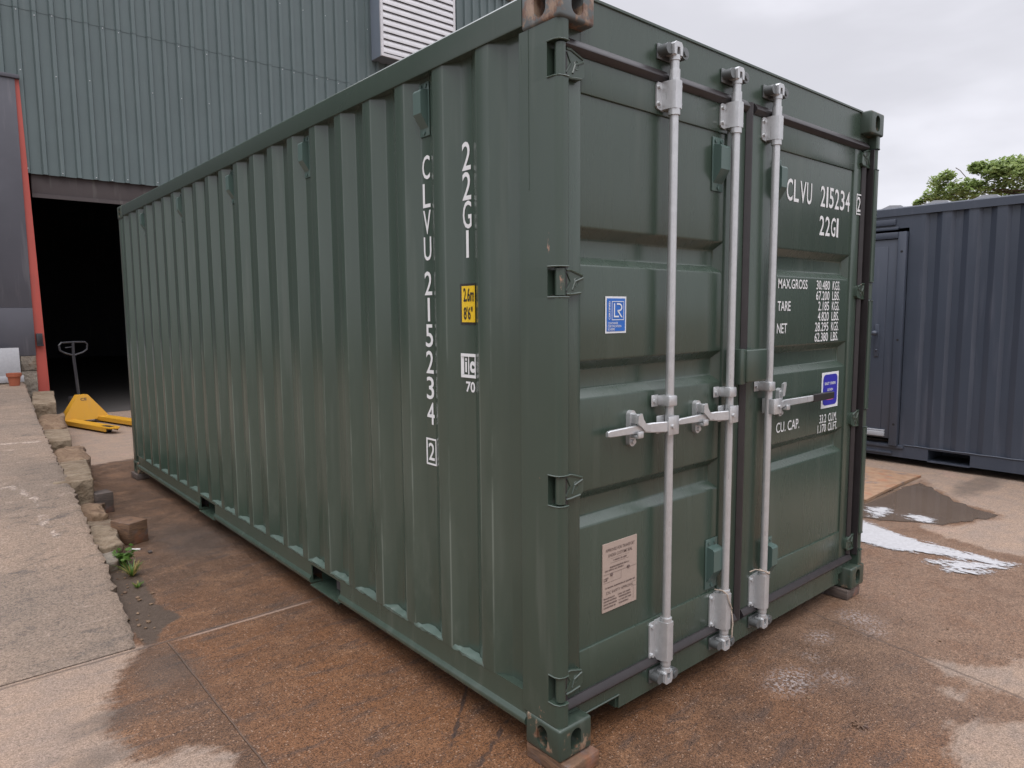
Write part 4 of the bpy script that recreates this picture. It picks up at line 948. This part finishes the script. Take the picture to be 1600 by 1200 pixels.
mb = MB(); mb.box(WX0, WX0+0.1, YW+0.12, 30, 0, WZ+0.3); mb.box(WX1-0.1, WX1, YW+0.12, 30, 0, WZ+0.3); mb.box(WX0+0.1, WX1-0.1, 29.9, 30, 0, WZ+0.3)
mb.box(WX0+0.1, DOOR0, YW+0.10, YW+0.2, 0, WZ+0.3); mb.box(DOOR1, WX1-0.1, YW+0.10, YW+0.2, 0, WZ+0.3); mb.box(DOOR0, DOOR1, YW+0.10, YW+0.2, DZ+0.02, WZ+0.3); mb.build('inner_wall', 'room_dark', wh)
mb = MB(); mb.box(-0.02, DOOR1+0.2, YW+0.05, YW+0.09, 3.46, DZ+0.06, 0.01); mb.box(-0.02, DOOR1+0.2, YW+0.03, YW+0.05, 3.44, 3.50); mb.build('door_lintel', 'beam_brown', wh)
# louvred vent box
LX0, LX1, LY, LZ0, LZ1 = 5.955, 7.80, 11.10, 6.755, 8.75
mb = MB(); mb.box(LX0, LX1, LY+0.03, YW-0.002, LZ0, LZ1); lv = mb.build('louvre_box', 'louvre_side', wh)
mb = MB(); t = 0.055
mb.box(LX0, LX0+t, LY-0.01, LY+0.03, LZ0, LZ1); mb.box(LX1-t, LX1, LY-0.01, LY+0.03, LZ0, LZ1); mb.box(LX0+t, LX1-t, LY-0.01, LY+0.03, LZ0, LZ0+t); mb.box(LX0+t, LX1-t, LY-0.01, LY+0.03, LZ1-t, LZ1)
mb.build('louvre_frame', 'louvre_white', lv)
mb = MB(); zz = LZ0+t+0.005
while zz < LZ1-t-0.13:
    mb.prism([(LY-0.012, zz+0.015), (LY-0.012, zz+0.075), (LY+0.028, zz+0.145), (LY+0.028, zz+0.130), (LY-0.004, zz+0.070), (LY-0.004, zz+0.015)], 'x', LX0+t, LX1-t); zz += 0.135
mb.build('louvre_slats', 'louvre_white', lv)
# sliding door, its red post and the pier below
mb = MB(); zs = [(1.72, 5.14, 11.392), (1.005, 1.735, 11.380)]
for z0, z1, yy in zs: mb.box(-5.5, -0.145, yy, yy+0.02, z0, z1, 0.004)
mb.box(-5.5, -0.085, 11.37, 11.46, 5.142, 5.20, 0.005)
mb.build('sliding_door', 'dark_sheet', wh)
mb = MB(); mb.prism([(-0.145, 0.0), (0.012, 0.0), (-0.090, 5.14), (-0.180, 5.14)], 'y', 11.425, 11.52)
po = mb.build('door_post', 'red_paint', wh)
mb = MB(); mb.box(-0.125, -0.045, 11.36, 11.424, 1.155, 1.345, 0.006); mb.box(-0.13, -0.04, 11.35, 11.36, 1.15, 1.175); mb.build('door_guide', 'black_paint', po)
mb = MB()
mb.box(-0.345, -0.148, 11.38, 11.60, 0.775, 1.00, 0.008); mb.box(-0.350, -0.150, 11.37, 11.60, 0.30, 0.765, 0.012); mb.box(-5.5, -0.352, 11.44, 11.62, 0.30, 1.02, 0.01)
jitter(mb, 0.006, 6); mb.build('masonry_pier', 'masonry', wh)

# things on the ramp's head
mb = MB(Matrix.Translation((-0.355, 11.16, 0.625)) @ Matrix.Rotation(-0.13, 4, 'X'))
mb.box(-1.1, -0.02, 0, 0.006, 0, 0.52, 0.002); mb.box(-1.1, 0.01, -0.012, -0.004, 0.0, 0.10, 0.002)
mb.thing('metal_sheet', 'aluminium', (-0.8, 11.1, 0.62), 'bare aluminium sheet leaning on the wall behind the flower pot', 'metal sheet')
mb = MB(); c = (-0.485, 10.95); zb_ = zramp(10.95)
pf = [(0.0, 0), (0.062, 0), (0.082, 0.135), (0.094, 0.135), (0.098, 0.185), (0.086, 0.185), (0.078, 0.15), (0.0, 0.15)]
n = 24
rings = [[mb.bm.verts.new((c[0]+r_*math.cos(2*math.pi*k/n), c[1]+r_*math.sin(2*math.pi*k/n), zb_+h_)) for k in range(n)] for r_, h_ in pf[1:-1]]
for A, Q in zip(rings, rings[1:]):
    for k in range(n): mb.bm.faces.new((A[k], A[(k+1) % n], Q[(k+1) % n], Q[k]))
mb.bm.faces.new(rings[0][::-1]); mb.bm.faces.new(rings[-1])
mb.thing('flower_pot', 'terracotta', (c[0], c[1], zb_), 'small empty terracotta flower pot at the top of the ramp', 'flower pot')

# ------------------------------------------------------------------ pallet truck in the doorway
uv = Vector((0.27, -0.963, 0)).normalized(); vv = Vector((-uv.y, uv.x, 0))
pt = empty('pallet_truck', (0.28, 10.55, 0), 'yellow hand pallet truck with a black loop handle in the warehouse doorway', 'pallet truck')
PM = Matrix(((uv.x, vv.x, 0, 0.28), (uv.y, vv.y, 0, 10.55), (0, 0, 1, 0), (0, 0, 0, 1)))
for s in (-1, 1):
    mb = MB(PM); vc = s*0.245
    out = [(0.05, vc-0.085), (1.36, vc-0.085), (1.46, vc-0.060), (1.50, vc-0.02), (1.50, vc+0.02), (1.46, vc+0.060), (1.36, vc+0.085), (0.05, vc+0.085)]
    ho = [(1.14, vc-0.035), (1.36, vc-0.035), (1.36, vc+0.035), (1.14, vc+0.035)]
    mb.prism(out, 'z', 0.072, 0.088)
    mb.prism([(0.05, vc-0.085), (1.36, vc-0.085), (1.36, vc-0.077), (0.05, vc-0.077)], 'z', 0.030, 0.072); mb.prism([(0.05, vc+0.077), (1.36, vc+0.077), (1.36, vc+0.085), (0.05, vc+0.085)], 'z', 0.030, 0.072)
    mb.mi = 1; mb.prism(ho, 'z', 0.0885, 0.0905); mb.cyl((1.26, vc-0.03, 0.040), (1.26, vc+0.03, 0.040), 0.039, 14)
    mb.build('fork', ['yellow_paint', 'black_paint'], pt)
mb = MB(PM)
pl = [(-0.33, 0.055), (0.33, 0.055), (0.30, 0.12), (0.07, 0.43), (-0.07, 0.43), (-0.30, 0.12)]
a = [mb.bm.verts.new((0.16-q[1]*0.22, q[0], q[1])) for q in pl]; c = [mb.bm.verts.new((-0.02-q[1]*0.05, q[0]*0.96, q[1])) for q in pl]
mb.bm.faces.new(a); mb.bm.faces.new(c[::-1])
for i in range(6): mb.bm.faces.new((a[i], c[i], c[(i+1) % 6], a[(i+1) % 6]))
bmesh.ops.recalc_face_normals(mb.bm, faces=mb.bm.faces[:]); bmesh.ops.transform(mb.bm, matrix=PM, verts=a+c)
mb.mi = 1; letters(mb, 'CE', (-0.045, 0.045, 0.345, 0.385), lambda u, v: tuple(PM @ Vector((0.163-v*0.22, u, v))), 0.02)
mb.build('body', ['yellow_paint', 'beam_brown'], pt)
mb = MB(PM); mb.cyl((-0.12, 0, 0.10), (-0.12, 0, 0.36), 0.06, 16); mb.box(-0.20, -0.04, -0.09, 0.09, 0.30, 0.40, 0.01)
for s in (-1, 1): mb.cyl((-0.12, s*0.03, 0.10), (-0.12, s*0.09, 0.10), 0.098, 20)
mb.build('pump', 'black_paint', pt)
H0, H1 = Vector((-0.10, 0.02, 0.40)), Vector((-0.10, -0.015, 1.02))
mb = MB(PM); mb.tube([H0, H0.lerp(H1, 0.5), H1], 0.022, 10); mb.build('handle_bar', 'black_paint', pt)
mb = MB(PM); hx = -0.10
loop = [(hx, -0.015, 1.02), (hx, -0.13, 1.06), (hx, -0.195, 1.10), (hx, -0.205, 1.18), (hx, -0.17, 1.215), (hx, 0.0, 1.22), (hx, 0.16, 1.215), (hx, 0.19, 1.18), (hx, 0.18, 1.10), (hx, 0.12, 1.06), (hx, -0.015, 1.02)]
mb.tube(loop, 0.014, 8); mb.tube([(hx, -0.015, 1.02), (hx, -0.01, 1.215)], 0.020, 8); mb.tube([(hx, -0.01, 1.15), (hx, -0.12, 1.14)], 0.008, 6)
mb.build('handle_loop', 'black_paint', pt)

# ------------------------------------------------------------------ the navy container on the right
FX = 6.15; NY0, NY1 = -3.0, 3.06; NT = 2.652
nc = empty('container_cabin', (FX+1.2, 0, 0), 'navy blue converted container with a personnel door in its long side', 'container cabin')
mb = MB(); mb.prism([(FX, 2.566), (FX, 2.640), (FX+0.008, 2.652), (FX+0.07, 2.652), (FX+0.07, 2.566)], 'y', NY0, NY1); mb.build('top_rail', 'navy_paint', nc)
mb = MB()
pr = [(FX+0.004, 0.205), (FX+0.004, 0.075), (FX+0.07, 0.070), (FX+0.07, 0.195), (FX+0.07, 0.205)]
hi = [(FX+0.004, 0.205), (FX+0.004, 0.190), (FX+0.07, 0.190), (FX+0.07, 0.205)]
for a, c, f in ((NY0, -0.75, 1), (-0.75, -0.38, 0), (-0.38, 0.545, 1), (0.545, 0.92, 0), (0.92, NY1, 1)):
    mb.prism(pr if f else hi, 'y', a, c)
    if not f: mb.box(FX+0.0, FX+0.5, a, c, 0.066, 0.080); mb.box(FX+0.07, FX+0.5, a-0.004, a, 0.08, 0.19); mb.box(FX+0.07, FX+0.5, c, c+0.004, 0.08, 0.19); mb.box(FX+0.40, FX+0.41, a, c, 0.08, 0.19)
mb.tube([(FX+0.002, NY0, 0.207)]+[(FX+0.002, NY0+0.115*k, 0.206+0.003*(k % 2)) for k in range(1, 36)]+[(FX+0.002, 1.15, 0.207)], 0.006, 6)
mb.build('bottom_rail', 'navy_paint', nc)
mb = MB(); kn = [(1.10, FX+0.012)]; yy = 1.055
while yy > NY0:
    kn += [(yy, FX+0.012), (yy-0.030, FX+0.044), (yy-0.092, FX+0.044), (yy-0.150, FX+0.012)]; yy -= 0.229
kn = [q for q in kn if q[0] >= NY0]; kn.append((NY0, kn[-1][1]))
mb.strip([(q[1], q[0], 0.205) for q in kn], [(q[1], q[0], 2.566) for q in kn])
kn = [(NY1, FX+0.03), (2.15, FX+0.03)]
mb.strip([(q[1], q[0], 0.205) for q in kn], [(q[1], q[0], 2.566) for q in kn])
mb.strip([(FX+0.014, 2.15, 2.44), (FX+0.014, 1.085, 2.44)], [(FX+0.014, 2.15, 2.566), (FX+0.014, 1.085, 2.566)]); mb.strip([(FX+0.0135, 1.20, 0.205), (FX+0.0135, 1.085, 0.205)], [(FX+0.0135, 1.20, 2.44), (FX+0.0135, 1.085, 2.44)])
mb.build('side_panel', 'navy_paint', nc, smooth=25)
mb = MB(); mb.box(FX-0.006, FX+0.012, 1.33, 2.15, 2.475, 2.535, 0.003); mb.box(FX-0.010, FX+0.010, 1.30, 2.15, 2.425, 2.455, 0.003); mb.build('cover_strip', 'navy_paint', nc)
dN = MB(); dN.box(FX-0.024, FX+0.02, 1.290, 2.10, 0.265, 2.330, 0.004); dN.box(FX-0.034, FX-0.0235, 1.375, 2.05, 0.33, 2.255, 0.004); dO = dN.build('door', 'navy_paint', nc)
mb = MB(); mb.box(FX-0.042, FX+0.02, 1.205, 1.285, 0.195, 2.400, 0.005); mb.box(FX-0.042, FX+0.02, 2.105, 2.19, 0.195, 2.400, 0.005); mb.box(FX-0.042, FX+0.02, 1.287, 2.103, 2.335, 2.400, 0.005)
mb.mi = 1
for zz in (2.20, 1.30, 0.42): mb.cyl((FX-0.041, 1.243, zz), (FX-0.0435, 1.243, zz), 0.012, 10)
mb.build('door_frame', ['navy_paint', 'hole_black'], nc)
mb = MB(); mb.box(FX-0.046, FX-0.0335, 1.425, 1.470, 1.12, 1.46, 0.006); mb.cyl((FX-0.045, 1.447, 1.37), (FX-0.105, 1.447, 1.37), 0.014, 10); mb.ball((FX-0.105, 1.452, 1.37), 0.026, (1, 1.3, 1)); mb.ball((FX-0.048, 1.447, 1.19), 0.012)
mb.build('door_handle', 'navy_paint', dO)
mb = MB(); mb.box(FX-0.060, FX-0.0245, 1.33, 2.08, 0.285, 0.335, 0.004); mb.box(FX-0.052, FX-0.0245, 1.33, 2.08, 0.338, 0.352, 0.003); mb.build('weather_bar', 'navy_roof_paint', dO)
mb = MB(); mb.box(FX-0.012, FX+0.02, 1.15, 2.2, 0.165, 0.200, 0.004); mb.box(FX-0.014, FX-0.002, 1.26, 2.2, 0.10, 0.125, 0.003); mb.build('door_sill', 'navy_paint', nc)
mb = MB(); mb.box(FX+0.05, FX+2.39, NY0+0.02, NY1-0.02, 2.600, 2.635)
yy = NY0+0.1
while yy < NY1-0.3:
    mb.prism([(yy, 2.635), (yy+0.05, 2.675), (yy+0.16, 2.685), (yy+0.24, 2.655), (yy+0.27, 2.635)], 'x', FX+0.03, FX+2.40); yy += 0.415
mb.build('roof_panel', 'navy_roof_paint', nc)
mb = MB(); mb.box(FX+2.38, FX+2.42, NY0, NY1, 0.08, 2.63); mb.box(FX+0.07, FX+2.38, NY0, NY0+0.03, 0.08, 2.60); mb.box(FX+0.07, FX+2.38, NY1-0.03, NY1, 0.08, 2.60); mb.build('end_wall', 'navy_paint', nc)
mb = MB(); mb.box(FX+0.07, FX+2.38, NY0+0.03, NY1-0.03, 0.19, 0.23)
for q in (NY0, NY1-0.2):
    for xx in (FX+0.02, FX+2.2): mb.box(xx, xx+0.18, q+0.01, q+0.19, 0.0, 0.078)
mb.build('floor', 'beam_brown', nc)
for q in (NY0, NY1-0.16):
    mb = MB(); mb.box(FX-0.004, FX+0.14, q, q+0.16, 0.208, 2.56, 0.01); mb.build('corner_post', 'navy_paint', nc)

# plywood on the ground
mb = MB(); q = [(4.40, 0.795), (5.69, 0.815), (5.70, 2.03), (4.43, 2.06)]
mb.prism(q, 'z', 0.0, 0.022); bmesh.ops.subdivide_edges(mb.bm, edges=[e for e in mb.bm.edges if e.calc_length() > 0.5], cuts=8, use_grid_fill=True)
for v in mb.bm.verts: v.co.z += 0.018*max(0, math.sin((v.co.x-4.40)*2.4))*max(0, 1.4-v.co.y)
mb.thing('plywood_sheet', 'plywood', (5.0, 1.4, 0), 'rusty brown plywood sheet lying flat in front of the navy container', 'plywood sheet', smooth=20)

# ------------------------------------------------------------------ tree behind the navy container
tr = empty('maple_tree', (18.5, 0.5, 0), 'green maple tree rising behind the navy container roof', 'tree')
lf = random.Random(21)
cl = []
for cy, cz, rr in ((5.15, 4.42, .20), (4.95, 4.50, .36), (4.78, 4.72, .30), (4.62, 4.84, .20), (4.70, 4.42, .40), (4.45, 4.38, .34), (5.35, 4.30, .14), (4.25, 4.52, .34), (4.05, 4.45, .36), (3.95, 4.95, .30), (3.75, 5.20, .34), (3.50, 5.26, .36), (3.30, 5.05, .40), (4.05, 5.12, .22), (4.15, 4.98, .14), (3.60, 4.80, .30), (3.25, 4.65, .45), (3.75, 4.55, .42), (3.45, 4.35, .45), (2.95, 5.25, .40), (2.75, 5.05, .50), (3.00, 4.70, .50), (3.10, 5.30, .25), (2.45, 5.35, .45), (2.4, 5.0, .6)):
    cl.append((18.0+lf.gauss(0, .25), cy, cz, rr))
for k in range(90):
    a, e = lf.uniform(0, 2*math.pi), lf.uniform(-0.5, 1.2); r_ = lf.uniform(1.2, 3.0)
    c_ = (19.3+r_*math.cos(a)*math.cos(e), -0.3+r_*math.sin(a)*math.cos(e)*0.95, 4.9+r_*math.sin(e)*0.85)
    if c_[1] > 2.3 and c_[0] < 18.6: continue
    if c_[1] > 0.6: c_ = (c_[0], c_[1], min(c_[2], 4.9))
    cl.append((*c_, lf.uniform(.35, .7)))
cl = [(a_, b_, min(c_, 4.97-0.62*max(0, r_-.25)), r_) for a_, b_, c_, r_ in cl]
mb = MB()
def leaf(mb, p, sz, nrm):
    q = nrm.to_track_quat('Z', 'Y').to_matrix(); a = lf.uniform(0, 6.28)
    sh = [(0, -.5), (.32, -.30), (.55, .05), (.22, .12), (.0, .62), (-.22, .12), (-.55, .05), (-.32, -.30)]
    vs = []
    for x_, y_ in sh:
        v = Vector((x_*math.cos(a)-y_*math.sin(a), x_*math.sin(a)+y_*math.cos(a), -0.25*x_*x_))*sz; vs.append(mb.bm.verts.new(Vector(p)+q @ v))
    mb.bm.faces.new(vs)
for c_ in cl:
    n_ = int(270*min(c_[3], .6)/0.4)
    for k in range(n_):
        v = Vector((lf.gauss(0, 1), lf.gauss(0, 1), lf.gauss(0, 1))).normalized()*c_[3]*lf.uniform(.15, 1.0)**0.6
        v.z *= 0.62
        leaf(mb, Vector(c_[:3])+v, lf.uniform(.055, .12), Vector((lf.gauss(0, .55), lf.gauss(0, .55), 1)).normalized())
mb.build('crown', 'leaf_maple', tr, smooth=0)
mb = MB()
mb.tube([(18.9, 0.2, 0), (18.85, 0.15, 1.2), (18.9, 0.1, 2.6), (19.1, 0.0, 3.8), (19.2, -0.1, 5.2)], [.26, .21, .19, .14, .07], 10)
for c_ in cl[:25:2]+cl[25::6]:
    e = Vector(c_[:3]); s0 = Vector((18.95, 0.1, lf.uniform(2.4, 3.8))); md = s0.lerp(e, .5)+Vector((0, 0, .25))
    mb.tube([s0, md, e], [.07, .035, .010], 5)
mb.tube([(18.0, 4.25, 4.72), (18.0, 4.42, 4.95), (18.0, 4.52, 5.03)], .012, 4)
mb.build('trunk', 'stem_brown', tr)

# ------------------------------------------------------------------ weeds and litter by the ramp foot
wd = random.Random(9)
def weed(loc, label, nb, hgt, dryb, broad):
    t = empty('weed', loc, label, 'weed', 'weeds by the ramp')
    mb = MB(); L = Vector(loc)
    for k in range(nb):
        a = wd.uniform(0, 6.28); ln = hgt*wd.uniform(.5, 1.1); le = wd.uniform(.25, .9); dv = Vector((math.cos(a), math.sin(a), 0))
        w = 0.004 if not broad else 0.003; sdv = Vector((-dv.y, dv.x, 0))*w; prev = None
        mb.mi = 1 if wd.random() < dryb else 0
        for s in range(6):
            u = s/5; p = L+dv*(ln*le*u)+Vector((0, 0, ln*(u-0.55*u*u*le)))+dv*0.01; ww = (1-u)**.6
            cur = (mb.bm.verts.new(p-sdv*ww), mb.bm.verts.new(p+sdv*ww))
            if prev: mb.bm.faces.new((prev[0], prev[1], cur[1], cur[0])).material_index = mb.mi
            prev = cur
        if broad:
            mb.mi = 0
            for s in range(3):
                u = wd.uniform(.45, 1); p = L+dv*(ln*le*u)+Vector((0, 0, ln*(u-0.55*u*u*le)))
                r_ = wd.uniform(.010, .022); nn = Vector((wd.gauss(0, .4), wd.gauss(0, .4), 1)).normalized(); q = nn.to_track_quat('Z', 'Y').to_matrix()
                f = mb.bm.faces.new([mb.bm.verts.new(p+q @ Vector((math.cos(w_)*r_*(1.35 if abs(math.cos(w_)) > .9 else 1), math.sin(w_)*r_*.75, 0))) for w_ in [2*math.pi*z_/9 for z_ in range(9)]]); f.material_index = 0
    mb.build('leaves', ['leaf_weed', 'leaf_dry'], t, smooth=0)
weed((-0.660, 3.33, 0.0), 'leafy green weed rising beside the small grey stone', 24, 0.17, 0.1, True)
weed((-0.655, 3.12, 0.0), 'straw coloured grass tuft in the gap at the ramp foot', 70, 0.13, 0.65, False)
weed((-0.675, 2.90, 0.0), 'short green moss-like tuft closest to the camera in the ramp gap', 36, 0.045, 0.15, False)
mb = MB(); pb = random.Random(4)
for k in range(34):
    u = pb.random(); px, py = -0.80+0.06*pb.gauss(0, 1)+0.10*u, 2.10+1.2*u+0.05*pb.gauss(0, 1); r_ = pb.uniform(.004, .014)
    mb.ball((px, py, r_*.45), r_, (1, pb.uniform(.6, 1.5), pb.uniform(.25, .5)), 1)
for k in range(26):
    px, py = pb.uniform(-0.6, 2.6), pb.uniform(-1.0, 0.4)
    if 0 < px < 2.45 and py > 0: continue
    mb.ball((px, py, .003), pb.uniform(.003, .008), (1.4, 1, .6), 1)
jitter(mb, .002, 60); g_ = mb.build('gravel', 'sandstone_broken'); tag(g_, 'loose chips of stone scattered at the ramp foot', 'gravel', kind='stuff')
mb = MB(); mb.prism([(-0.565, 3.655), (-0.500, 3.610), (-0.495, 3.622), (-0.552, 3.668)], 'z', 0.002, 0.010); mb.thing('paper_scrap', 'soft_litter', (-0.53, 3.64, 0), 'white scrap of paper under the edge of the rusty timber block', 'paper scrap')
mb = MB(); mb.box(-0.475, -0.450, 3.49, 3.52, 0.0, 0.016, 0.004); mb.thing('wood_chip', 'timber_dark', (-0.46, 3.5, 0), 'small dark wood chip on the wet concrete in front of the rusty block', 'wood chip')
mb = MB()
for a_ in (0.1, 0.9, 1.7, 2.5):
    mb.box(-0.030, 0.030, -0.0035, 0.0035, 0.001, 0.006+a_*.001, 0, 1, Matrix.Translation((1.105, -0.545, 0)) @ Matrix.Rotation(a_, 4, 'Z'))
mb.thing('dead_leaf', 'timber', (1.105, -0.545, 0), 'crumpled brown dead leaf lying on the wet concrete at front right', 'dead leaf')
